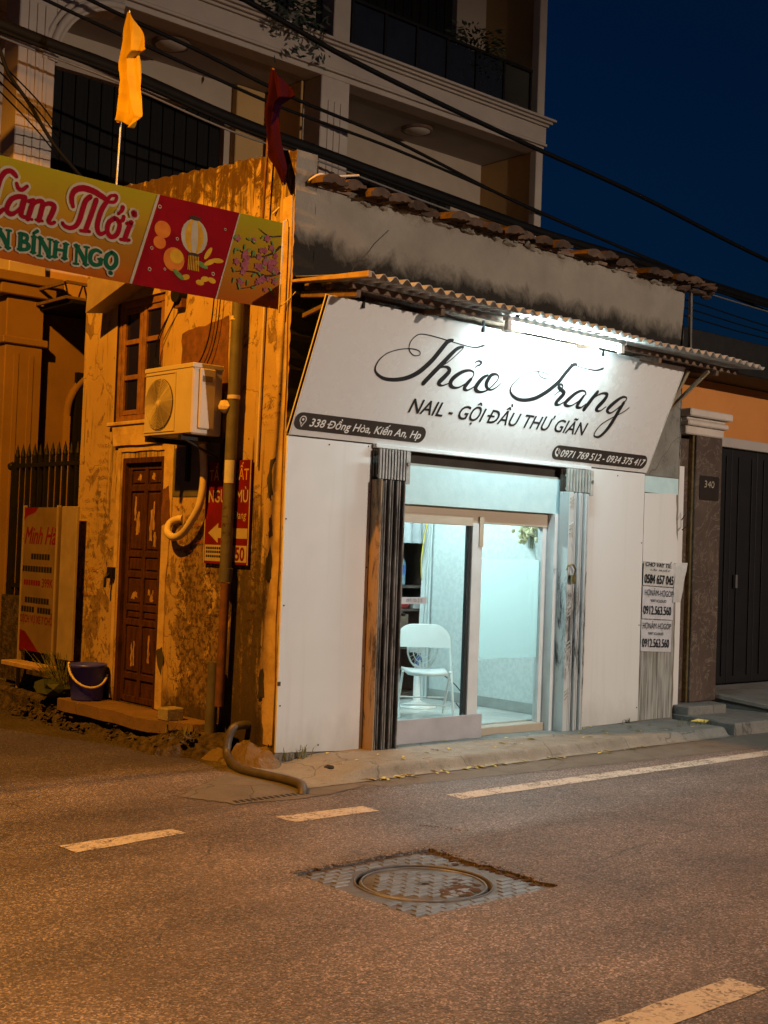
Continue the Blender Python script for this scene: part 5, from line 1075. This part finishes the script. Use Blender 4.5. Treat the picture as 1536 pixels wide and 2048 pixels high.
# ground-floor pilaster capital, canopy, arch, lower wall
tb('capital', -.05, .72, TYF - .12, TYF + .36, 4.252, 4.36, 'lowerwall'); tb('capital', .02, .66, TYF - .08, TYF + .36, 4.12, 4.25, 'lowerwall'); tb('pilaster_band', .08, .60, TYF - .05, TYF + .345, 3.60, 3.68, 'lowerwall')
tb('lower_wall', .552, 3.0, TYF + .12, TYF + .3, .1, 4.2, 'lowerwall', 0)
tb('upper_band', .55, 4.25, TYF + .08, TYF + .34, 4.2, 4.55, 'wallyellow', 0)
MB().tube([(.93, TYF + .10, .2), (.93, TYF + .10, 2.9)] + [(1.6 - .67 * math.cos(k * math.pi / 20), TYF + .10, 2.9 + .62 * math.sin(k * math.pi / 20)) for k in range(11)], .045, 8).build('door_arch', M['lowerwall'], th)
tb('entrance_door', 1.02, 2.2, TYF + .07, TYF + .12, .1, 3.4, 'shutterdark', 0)
cp = bpy.data.objects.new('canopy', None); COL.objects.link(cp); cp.parent = th
MB().box(.50, 1.3, 4.45, TYF + .1, 4.0, 4.04).build('canopy_sheet', M['shutterdark'], cp)
for z in (4.06, 4.22): MB().bar((.45, 4.5, z), (1.3, 4.5, z), .03).build('canopy_rail', M['wood'], cp); MB().bar((.46, 4.5, z), (.46, TYF, z), .03).build('canopy_rail', M['wood'], cp)
for k in range(8): MB().bar((.48 + k * .11, 4.5, 4.06), (.48 + k * .11 + (.05 if k % 2 else -.05), 4.5, 4.22), .014).build('canopy_scroll', M['dark'], cp)
# potted plants on the balconies
def plant(label, x, y, z, h, rad, n, pot):
    t = thing('potted_plant', label, 'plant', 'potted plants on the balcony')
    MB().lathe([(0, 0), (pot * .75, 0), (pot, pot * 1.7), (pot * 1.08, pot * 1.7), (pot * .9, pot * 1.6), (0, pot * 1.6)], 14, (x, y, z)).build('pot', M['pot'], t)
    MB().tube([(x, y, z + pot * 1.5), (x + .03, y, z + h * .6)], .018, 6).build('trunk', M['wood'], t)
    s = MB()
    for k in range(n):
        a_ = random.uniform(0, 6.28); r_ = rad * random.random() ** .5; zz = z + h * .62 + random.uniform(-.4, .42) * h * .8
        c = Vector((x + r_ * math.cos(a_), y + r_ * math.sin(a_) * .7, zz)); d = Vector((math.cos(a_), math.sin(a_), random.uniform(-.6, .5))).normalized(); u = d.cross(Vector((random.uniform(-1, 1), random.uniform(-1, 1), 1))).normalized(); l = random.uniform(.06, .14)
        s.add([c, c + d * l * .5 + u * l * .18, c + d * l, c + d * l * .5 - u * l * .18], [(0, 1, 2, 3)])
    s.build('crown', M['leaf'], t)
plant('dark leafy potted shrub behind the right end of the balcony rail', 7.35, 5.5, 8.11, 1.15, .42, 800, .17)
plant('small pot plant at the left foot of the balcony rail', 5.1, 5.55, 8.11, .45, .16, 120, .11)
plant('bushy potted plant hanging over the left bay of the balcony', 3.85, 5.45, 8.11, .6, .4, 400, .16)
s = MB()
for k in range(120):
    x = random.uniform(3.3, 4.2); z = 8.05 + random.gauss(0, .16) - .12 * abs(x - 3.6); c = Vector((x, 5.02 + random.uniform(-.1, .1), z)); d = Vector((random.uniform(-1, 1), random.uniform(-.6, .2), random.uniform(-1, .2))).normalized(); u = d.cross(Vector((0, 1, .3))).normalized(); l = random.uniform(.08, .16)
    s.add([c, c + d * l * .5 + u * l * .15, c + d * l, c + d * l * .5 - u * l * .15], [(0, 1, 2, 3)])
tp = thing('trailing_plant', 'trailing foliage spilling over the balcony edge at the top', 'plant'); s.build('foliage', M['leaf'], tp, kind='stuff')
for k in range(5): MB().tube([(3.3 + k * .22, 5.3, 8.2), (3.28 + k * .22, 5.05, 8.14), (3.3 + k * .2, 5.02, 7.9)], .008, 5).build('stem', M['wood'], tp)

# ================================================================ overhead cables
B1 = [(-3.5, 3.6, 6.55), (-.8, 3.6, 6.30), (.47, 3.6, 6.21), (1.8, 3.6, 6.07), (3.03, 3.6, 6.0), (5.09, 3.6, 5.88), (6.96, 3.6, 5.80), (9.14, 3.6, 5.77), (12.24, 3.6, 5.70), (18, 3.6, 5.66)]
cable('overhead_cable', B1, .062, 'thickest black cable bundle running above the tiled roof', grp='overhead street cables')
for k, (dy, dz, r_, lb) in enumerate(((.05, .07, .022, 'thin black cable lying on top of the thick bundle'), (-.06, -.075, .02, 'thin black cable hanging just under the thick bundle'), (.0, -.115, .012, 'lowest fine cable under the thick bundle'))):
    cable('overhead_cable', [(x, y + dy, z + dz + .012 * math.sin(x * 1.7 + k)) for x, y, z in B1], r_, lb, 'cable' if k < 2 else 'cablegrey', 'overhead street cables')
cable('overhead_cable', [(-3, 3.7, 7.1), (-.31, 3.7, 6.72), (1.03, 3.7, 6.57), (2.52, 3.7, 6.41), (4.24, 3.7, 6.34), (6.35, 3.7, 6.16), (9.13, 3.7, 5.9), (12.25, 3.7, 5.63), (18, 3.7, 5.3)], .018, 'lower of the two slim cables crossing the house front', grp='overhead street cables')
cable('overhead_cable', [(-3, 3.7, 7.3), (.13, 3.7, 6.87), (1.39, 3.7, 6.73), (2.65, 3.7, 6.56), (4.23, 3.7, 6.44), (6.45, 3.7, 6.14), (9.13, 3.7, 5.92), (12.24, 3.7, 5.71), (18, 3.7, 5.4)], .02, 'upper of the two slim cables crossing the house front', grp='overhead street cables')
cable('overhead_cable', [(-3, 3.4, 8.0), (1.74, 3.4, 7.30), (3.42, 3.4, 7.05), (5.94, 3.4, 6.83), (8.51, 3.4, 6.65), (12.0, 3.4, 6.3), (18, 3.4, 5.9)], .03, 'highest single cable crossing the balcony and the sky', grp='overhead street cables')
for k in range(3): cable('overhead_cable', [(6, 3.6, 5.5 - k * .13), (10.01, 3.6, 5.42 - k * .12), (12.26, 3.6, 5.34 - k * .1), (18, 3.6, 5.2)], .01, ['upper', 'middle', 'lowest'][k] + ' faint wire against the sky right of the roof', grp='overhead street cables')
cable('drop_cable', [(-.85, 3.6, 6.25), (-.70, 3.62, 5.9), (-.47, 3.65, 5.68), (-.2, 3.68, 5.38), (.02, 3.7, 5.2), (.5, 3.8, 4.9)], .018, 'slack cable drooping across the left column')
for k in range(4): cable('drop_cable', [(-.7, 3.9, 6.1 - k * .09), (.0, 4.4, 5.98 - k * .10), (.62, 5.1, 5.96 - k * .1)], .008, ['topmost', 'second', 'third', 'lowest'][k] + ' fine wire running to the left column')
cable('drop_cable', [(-.02, .25, 4.10), (.15, -.03, 4.37), (.3, -.05, 4.40), (.55, -.08, 4.46)], .009, 'frayed wire from the corner to the first roof tiles', 'handle')

# ================================================================ yard fence, boards and clutter in the alley
fe = thing('iron_fence', 'black spiked iron fence beside the ochre wall', 'fence')
for k in range(11):
    y = 3.28 + k * .128; s = MB(); s.bar((.02, y, .95), (.02, y, 2.36), .036); s.lathe([(.03, 0), (.018, .06), (0, .13)], 4, (.02, y, 2.355)); s.build('spike_bar', M['dark'], fe)
for z in (1.05, 2.26): MB().bar((.02, 3.2, z), (.02, 4.66, z), .04).build('rail', M['dark'], fe)
s = MB(); s.ico((.02, 4.68, 2.26), .045, (1, 1, 1), 0, 2); s.build('rail_knob', M['dark'], fe)
MB().bar((.02, 4.6, .1), (.02, 4.6, 2.3), .06).build('post', M['dark'], fe)
MB().box(-.02, .06, 3.2, 4.7, .1, .95).build('plinth', M['rubble'], fe)
bd = thing('advert_board', 'standing cream advert board with red lettering before the iron fence', 'sign')
by0 = lambda off: (lambda u, v: Vector((-.15 - off, 4.02 - u, .45 + v)))
f = by0(0); s = MB(); s.poly([f(0, 0), f(.75, 0), f(.75, 1.38), f(0, 1.38)], (.03, 0, 0)); s.build('panel', M['vinyl'], bd)
f = by0(.0015)
s = MB(); s.add([f(0, 1.38), f(.32, 1.38), f(.25, 1.33), f(.1, 1.30), f(0, 1.24)], [(0, 1, 2, 3, 4)]); s.build('red_corner', M['red'], bd); s = MB(); s.add([f(0, 0), f(0, .2), f(.15, .18), f(.32, .08), f(.45, 0)], [(0, 1, 2, 3, 4)]); s.build('red_corner', M['red'], bd)
s = MB(); text(s, 'Minh Hà', .06, .70, 1.03, .16, f, .35, .012); s.build('lettering', M['red'], bd)
s = MB(); text(s, '399K', .46, .68, .62, .08, f, 0, .012); s.build('lettering', M['red'], bd); s = MB(); text(s, 'DỊCH VỤ XE 7 CHỖ', .04, .70, .27, .07, f, 0, .015); s.build('lettering', M['red'], bd)
s = MB()
for v, n_, u0 in ((.88, 9, .1), (.76, 11, .04), (.46, 9, .12), (.37, 11, .05)):
    for q in range(n_):
        if random.random() < .85: s.add([f(u0 + q * .056, v), f(u0 + q * .056 + .044, v), f(u0 + q * .056 + .044, v + .055), f(u0 + q * .056, v + .055)], [(0, 1, 2, 3)])
s.build('fine_print', M['dark'], bd, kind='stuff'); s = MB()
for q in range(7): s.add([f(.08 + q * .05, .63), f(.118 + q * .05, .63), f(.118 + q * .05, .68), f(.08 + q * .05, .68)], [(0, 1, 2, 3)])
s.build('fine_print', M['red'], bd, kind='stuff')
for y in (4.0, 3.3): MB().bar((-.14, y, .06), (-.14, y, 1.85), .03).build('leg', M['galv'], bd)
s = MB(); s.box(-.14, -.11, 2.95, 3.24, .42, 1.84); tag(s.build('metal_sheet', M['galv'], None, .004), 'plain metal sheet leaning between the advert board and the wall', 'sheet')
s = MB(); s.box(-.30, -.12, 3.25, 4.05, .30, .345); tag(s.build('wooden_plank', M['board'], None, .006), 'pale plank lying under the advert board', 'plank')
for k, (x, y, z) in enumerate(((.02, 4.9, .10), (.02, 5.12, .10), (.0, 4.98, .18), (.02, 5.2, .18), (.01, 4.92, .26), (.0, 5.14, .26), (.02, 5.02, .34), (.02, 5.24, .34), (.0, 4.95, .42), (.01, 5.16, .42), (.01, 5.05, .50))):
    s = MB(); s.box(x - .3 - .05, x - .3 + .05, y - .1, y + .1, z, z + .07); tag(s.build('brick', M['brickr'], None, .004), 'old brick in the pile at the left edge of the picture', 'brick', 'bricks piled at the left edge')
bk = thing('bucket', 'dark blue plastic bucket with pale handle beside the side door', 'bucket')
bx, by, bz = -.19, 2.53, .125
MB().lathe([(0, 0), (.135, 0), (.14, .01), (.158, .29), (.168, .29), (.168, .315), (.15, .315), (.13, .02), (0, .02)], 28, (bx, by, bz)).build('pail', M['navy'], bk)
MB().tube([(bx + .83 * .168 * math.cos(a_) - .55 * .19 * math.sin(a_), by - .55 * .168 * math.cos(a_) - .83 * .19 * math.sin(a_), bz + .27 - .14 * math.sin(a_) - .05 * math.cos(a_) ) for a_ in [k * math.pi / 14 for k in range(15)]], .011, 8).build('handle', M['handle'], bk)
s = MB(); s.box(-.30, -.14, 1.03, 1.17, .12, .22); tag(s.build('concrete_block', M['brickm'], None, .008), 'small square concrete block on the doorstep slab', 'block')
bm = thing('straw_broom', 'bundle of straw brooms lying behind the bucket', 'broom')
s = MB()
for k in range(60): s.tube([(-.22 + random.gauss(0, .03), 2.95 + random.gauss(0, .04), .14), (-.22 + random.gauss(0, .09), 3.05 + random.gauss(0, .10), .42 + random.uniform(-.1, .1))], .003, 3, False)
s.build('bristles', M['grassy'], bm)
s = MB(); s.ico((-.24, 3.05, .18), .13, (1.2, 1.5, .6), .25, 2); s.build('bundle', M['leaf'], bm)

# ================================================================ right neighbour
nb = thing('neighbour_house', 'orange painted neighbour house behind the marble gate pillar', 'house')
MB().box(5.0, 14, .80, 1.0, 2.95, 3.60).build('orange_wall', M['orangewall'], nb)
MB().box(5.0, 14, .55, .8, 2.84, 2.95).build('gate_beam', M['soffit'], nb, .006)
MB().box(5.0, 14.3, .2, 3.0, 3.60, 3.98).build('dark_eave', M['dark'], nb, .01)
MB().box(5.9, 6.5, 1.5, 2.0, 3.98, 4.45).build('rooftop_tank', M['dark'], nb)
MB().box(4.98, 5.12, .10, .8, -.02, 3.2).build('side_return', M['rawcement'], nb)
gp = thing('gate_pillar', 'brown marble gate pillar with pale capital and house number plaque', 'pillar')
px0, px1, py0, py1 = 5.33, 5.79, .05, .55
MB().box(px0, px1, py0, py1, .09, 2.84).build('shaft', M['marble'], gp, .008)
MB().box(5.13, px0 - .002, py0 + .08, py1, .09, 2.80).build('side_slab', M['marble'], gp, .004)
MB().box(5.30, 5.33, py0 + .03, py0 + .08, .09, 2.84).build('edge_strip', M['brass'], gp)
for (d, z0, z1) in ((.01, 2.842, 2.93), (.045, 2.932, 2.985), (.02, 2.987, 3.02), (.075, 3.022, 3.10)): MB().box(px0 - .2 - d * .3, px1 + d, py0 - d, py1, z0, z1).build('capital', M['cap'], gp, .012)
MB().box(px0 + .06, px1 - .06, py0 - .012, py0 - .002, 2.18, 2.43).build('plaque', M['plaque'], gp, .004)
s = MB(); text(s, '340', px0 + .13, px1 - .15, 2.31, .07, lambda u, v: Vector((u, py0 - .0135, v)), .1, 0); s.build('plaque_lettering', M['plaquetxt'], gp)
MB().box(4.93, 5.10, .03, .10, .05, 2.50).build('white_strip', M['panel'], gp, .004)
gt = thing('iron_gate', 'dark double-leaf iron gate right of the marble pillar', 'gate')
for k in range(15):
    x = 5.80 + k * .52; MB().box(x, x + .51, .62, .66, .16, 2.84).build('gate_leaf', M['gate'], gt, .006)
    for q in (.12, .39): MB().box(x + q, x + q + .03, .60, .62, .25, 2.75).build('gate_rib', M['gate'], gt, .004)
MB().box(6.9, 6.94, .57, .60, 1.25, 1.4).build('gate_handle', M['steel'], gt)
s = MB(); s.poly([(x, y, -.14) for x, y in [(5.0, .1)] + jline((5.0, -.30), (4.92, -.76), 5, .03) + jline((4.92, -.76), (14, -1.2), 8, .02) + [(14, -1.2), (14, .7), (5.0, .7)]], (0, 0, .14)); struct(s.build('neighbour_pavement', M['slab'], None, .012), 'raised concrete slab before the marble pillar')
s = MB(); s.poly([(x, y, -.01) for x, y in jline((5.0, .3), (5.02, -.16), 4, .015) + jline((5.02, -.16), (5.60, -.20), 6, .012) + [(5.62, -.20), (5.85, .3)]], (0, 0, .095)); struct(s.build('pillar_step', M['slab'], None, .01), 'small broken concrete step at the pillar foot')
s = MB(); s.add([(5.85, .55, .16), (14, .55, .16), (14, -.75, .01), (6.1, -.75, .01), (5.85, .55, -.05), (14, .55, -.05), (14, -.75, -.05), (6.1, -.75, -.05)], [(0, 1, 2, 3), (0, 3, 7, 4), (3, 2, 6, 7)]); struct(s.build('gate_ramp', M['slab']), 'sloping concrete ramp up to the iron gate')
s = MB(); s.bar((5.86, .5, .16), (6.12, -.78, .02), .09, .05); struct(s.build('ramp_edge', M['rawcement'], None, .008), 'pale edge strip of the gate ramp')
# bits against the pillar
s = MB(); s.tube([(5.0, -.02, 1.95), (5.06, -.06, 2.05), (5.07, -.05, 1.90), (5.0, -.03, 1.85)], .006, 5); tag(s.build('wire_hook', M['dark']), 'thin bent wire hook beside the marble pillar', 'hook')

# ================================================================ manhole
mh = thing('manhole', 'square iron manhole frame with round patterned cover set in the road', 'manhole')
mcx, mcy, mz = -1.262, -2.98, -.138; MR = .335
def ring_frame():
    n = 64; P = []; Q = []
    for k in range(n):
        a_ = 2 * math.pi * k / n; c, s_ = math.cos(a_), math.sin(a_); q = .50 / max(abs(c), abs(s_))
        P.append((mcx + MR * 1.03 * c, mcy + MR * 1.03 * s_, mz)); Q.append((mcx + q * c, mcy + q * s_ * .98, mz))
    return MB().add(P + Q, [(k, (k + 1) % n, n + (k + 1) % n, n + k) for k in range(n)]).add(P + [(x, y, z - .04) for x, y, z in P], [(k, n + k, n + (k + 1) % n, (k + 1) % n) for k in range(n)])
ring_frame().build('frame', M['iron'], mh)
MB().lathe([(0, mz - .006), (MR * .97, mz - .006), (MR * .985, mz - .012), (MR * .985, mz - .04)], 64, (mcx, mcy, 0)).build('cover', M['iron'], mh)
MB().lathe([(MR * 1.035, mz + .001), (MR * 1.04, mz + .005), (MR * 1.065, mz + .005), (MR * 1.07, mz + .001)], 64, (mcx, mcy, 0)).build('rim', M['iron'], mh)
MB().lathe([(MR * .93, mz - .005), (MR * .935, mz), (MR * .965, mz), (MR * .97, mz - .005)], 64, (mcx, mcy, 0)).build('cover_rim', M['ironhi'], mh)
MB().lathe([(0, mz - .0035), (.022, mz - .0035)], 12, (mcx + .005, mcy - .01, 0)).build('lifting_hole', M['hole'], mh)
s = MB(); w, h_ = .098, .049
rot = Matrix.Rotation(R(0), 2)
for i in range(-8, 9):
    for j in range(-12, 13):
        x = i * w + (w / 2 if j % 2 else 0); y = j * h_; d = math.hypot(abs(x) + w * .42, abs(y) + h_ * .42)
        z0 = mz - .0055; g_ = .004
        if d < MR * .91 and math.hypot(x, y) > .05: zt = mz
        elif math.hypot(max(0, abs(x) - w / 2), max(0, abs(y) - h_ / 2)) > MR * 1.08 and abs(x) + w / 2 < .49 and abs(y) + h_ / 2 < .485: z0 = mz; zt = mz + .006
        else: continue
        a0, a1, b0, b1 = mcx + x - w / 2 + g_, mcx + x + w / 2 - g_, mcy + y - h_ / 2 + g_, mcy + y + h_ / 2 - g_
        s.add([(a0, b0, z0), (a1, b0, z0), (a1, b1, z0), (a0, b1, z0), (a0 + .003, b0 + .003, zt), (a1 - .003, b0 + .003, zt), (a1 - .003, b1 - .003, zt), (a0 + .003, b1 - .003, zt)], [(4, 5, 6, 7), (0, 1, 5, 4), (1, 2, 6, 5), (2, 3, 7, 6), (3, 0, 4, 7)])
s.build('tread_pattern', M['ironhi'], mh, kind='stuff')
s = MB()
for k in range(230):     # soil washed into the far sides
    if random.random() < .55: x = random.uniform(HX0 + .1, HX1 - .03); y = HY1 - abs(random.gauss(0, .012))
    else: x = HX1 - abs(random.gauss(0, .025)); y = random.uniform(HY0 + .1, HY1)
    s.ico((x, y, mz + random.uniform(-.006, .004)), random.uniform(.006, .02), (1.5, 1.5, .4), .35)
for k in range(60):
    a_ = random.uniform(-1.9, -.2); r_ = MR * random.uniform(.45, .85); s.ico((mcx + r_ * math.cos(a_), mcy + r_ * math.sin(a_), mz - .002), random.uniform(.008, .022), (1.6, 1.6, .2), .3)
o = s.build('trapped_soil', M['rust']); o['kind'] = 'stuff'; o['label'] = 'rusty soil trapped around the manhole edges'
s = MB()
for k in range(160):     # loose asphalt crumbs on the broken far edges
    if random.random() < .6: x = random.uniform(HX0 - .02, HX1); y = HY1 + abs(random.gauss(0, .014))
    else: x = HX1 + abs(random.gauss(0, .016)); y = random.uniform(HY0 + .05, HY1 + .02)
    s.ico((x, y, ROADZ + .002), random.uniform(.003, .008), (1, 1, .6), .3)
for k in range(90): t_ = random.random(); s.ico((lerp(-.42, -.26, t_) + random.gauss(0, .012), lerp(-2.05, -2.25, t_) + .04 * math.sin(t_ * 5) + random.gauss(0, .01), ROADZ), random.uniform(.004, .009), (1, 1, .5), .3)
o = s.build('asphalt_crumbs', M['asphalt']); o['kind'] = 'stuff'; o['label'] = 'loose asphalt crumbs around the manhole'
# drain grating
dg_ = thing('drain_grating', 'narrow slotted drain grating at the end of the hose', 'drain')
MB().box(-1.02, -.36, -.96, -.83, ROADZ + .0045, ROADZ + .0055).build('pit', M['gutter'], dg_)
for k in range(13):
    x = -.98 + k * .047; s = MB(); s.poly([(x, -.93 + .0 * k, ROADZ + .0062), (x + .026, -.93, ROADZ + .0062), (x + .038, -.86, ROADZ + .0062), (x + .012, -.86, ROADZ + .0062)], (0, 0, .001)); s.build('slot', M['hole'], dg_)
# drain hole through the kerb corner
kh = thing('kerb_drain', 'broken drain hole with a pale lump in the pavement corner', 'drain')
lump((.30, -.42, -.10), .11, .08, .07, 8).build('mortar_lump', M['apron'], kh)
s = MB(); s.ico((.20, -.42, -.075), .06, (.7, 1, .4), .2, 2); s.build('hole', M['hole'], kh)
# ================================================================ weeds and fallen petals
s = MB()
def blade(s, p, h, w):
    a_ = random.uniform(0, 6.28); d = Vector((math.cos(a_), math.sin(a_), 0)); u = Vector((-d.y, d.x, 0)) * w; q = Vector(p)
    P = [q, q + d * h * .2 + Vector((0, 0, h * .6)), q + d * h * .6 + Vector((0, 0, h * random.uniform(.5, 1.0)))]
    s.add([P[0] - u, P[0] + u, P[1] + u * .8, P[1] - u * .8, P[2]], [(0, 1, 2, 3), (3, 2, 4)])
for k in range(26): blade(s, (random.uniform(.02, .3), -.03 - random.random() * .05, -.06), random.uniform(.05, .16), .004)
for k in range(120): blade(s, (random.uniform(-.33, -.05), random.uniform(.72, 1.05), random.uniform(-.1, .06)), random.uniform(.04, .13), .005)
for k in range(30): blade(s, (random.uniform(4.6, 5.1), random.uniform(-.5, -.2), -.04), random.uniform(.03, .09), .004)
for k in range(14): blade(s, (4.2 + random.gauss(0, .02), -.035, -.04), random.uniform(.04, .08), .003)
o = s.build('weeds', M['grassy']); o['kind'] = 'stuff'; o['label'] = 'thin weeds along the wall foot and pavement joints'
s = MB()
for k in range(110):
    if random.random() < .65:
        g0 = random.choice((.35, .62, .95, 1.35, 1.45, 1.85, 2.3, 2.9, 3.4)); x = g0 + random.gauss(0, .07); y = -.775 + random.gauss(0, .03); z = ROADZ + .008
    else: x = random.uniform(.3, 4.6); y = random.uniform(-.6, -.05); z = apron_z(x, y) + .006
    a_ = random.uniform(0, 3.14); l = random.uniform(.02, .05); c_, s_ = math.cos(a_) * l, math.sin(a_) * l
    s.add([(x - c_, y - s_, z), (x - s_ * .35, y + c_ * .35, z + .008), (x + c_, y + s_, z + .003), (x + s_ * .35, y - c_ * .35, z + .004)], [(0, 1, 2, 3)])
o = s.build('fallen_petals', M['fallen']); o['kind'] = 'stuff'; o['label'] = 'yellowish fallen petals along the kerb'
s = MB(); s.add([(4.78, -.34, -.02), (4.86, -.38, .005), (4.96, -.44, -.01), (4.88, -.46, -.025)], [(0, 1, 2, 3)]); tag(s.build('yellow_leaf', M['yellowcord']), 'single yellow leaf by the broken slab corner', 'leaf')

# ================================================================ street lamps (outside the picture)
def street_lamp(label, base, head, colour, watts, aim):
    t = thing('street_lamp', label, 'lamp', 'street lamps lighting the street')
    bx, by = base; hx, hy, hz = head
    MB().tube([(bx, by, ROADZ), (bx, by, hz * .6), (bx, by, hz - .25)], [.12, .10, .08], 14).build('pole', M['polegrey'], t)
    MB().tube(crom([(bx, by, hz - .3), (lerp(bx, hx, .3), lerp(by, hy, .3), hz + .15), (hx, hy, hz + .18)], 5), .03, 8).build('arm', M['steel'], t)
    MB().box(hx - .16, hx + .16, hy - .16, hy + .16, hz + .09, hz + .19).build('housing', M['polegrey'], t, .03)
    MB().lathe([(0, hz + .05), (.11, hz + .055), (.13, hz + .09)], 16, (hx, hy, 0)).build('lens', em('lit_lens', colour, 12), t)
    ld = bpy.data.lights.new('lamp_light', 'SPOT'); ld.energy = watts; ld.color = colour; ld.spot_size = R(172); ld.spot_blend = .35; ld.shadow_soft_size = .10
    lo = bpy.data.objects.new('lamp_light', ld); COL.objects.link(lo); lo.parent = t; lo.location = (hx, hy, hz - .06)
    lo.rotation_euler = Vector(aim).to_track_quat('-Z', 'Y').to_euler()
street_lamp('sodium street lamp left of the alley mouth outside the picture', (-5.7, .5), (-5.2, -.10, 7.7), SODIUM, SODIUM_W, (0, 0, -1))
street_lamp('warm street lamp across the road outside the picture', (6.5, -20.2), (6.0, -19.2, 6.6), WARM, WARM_W, (0, .3, -1))
bpy.data.objects.remove(_to)
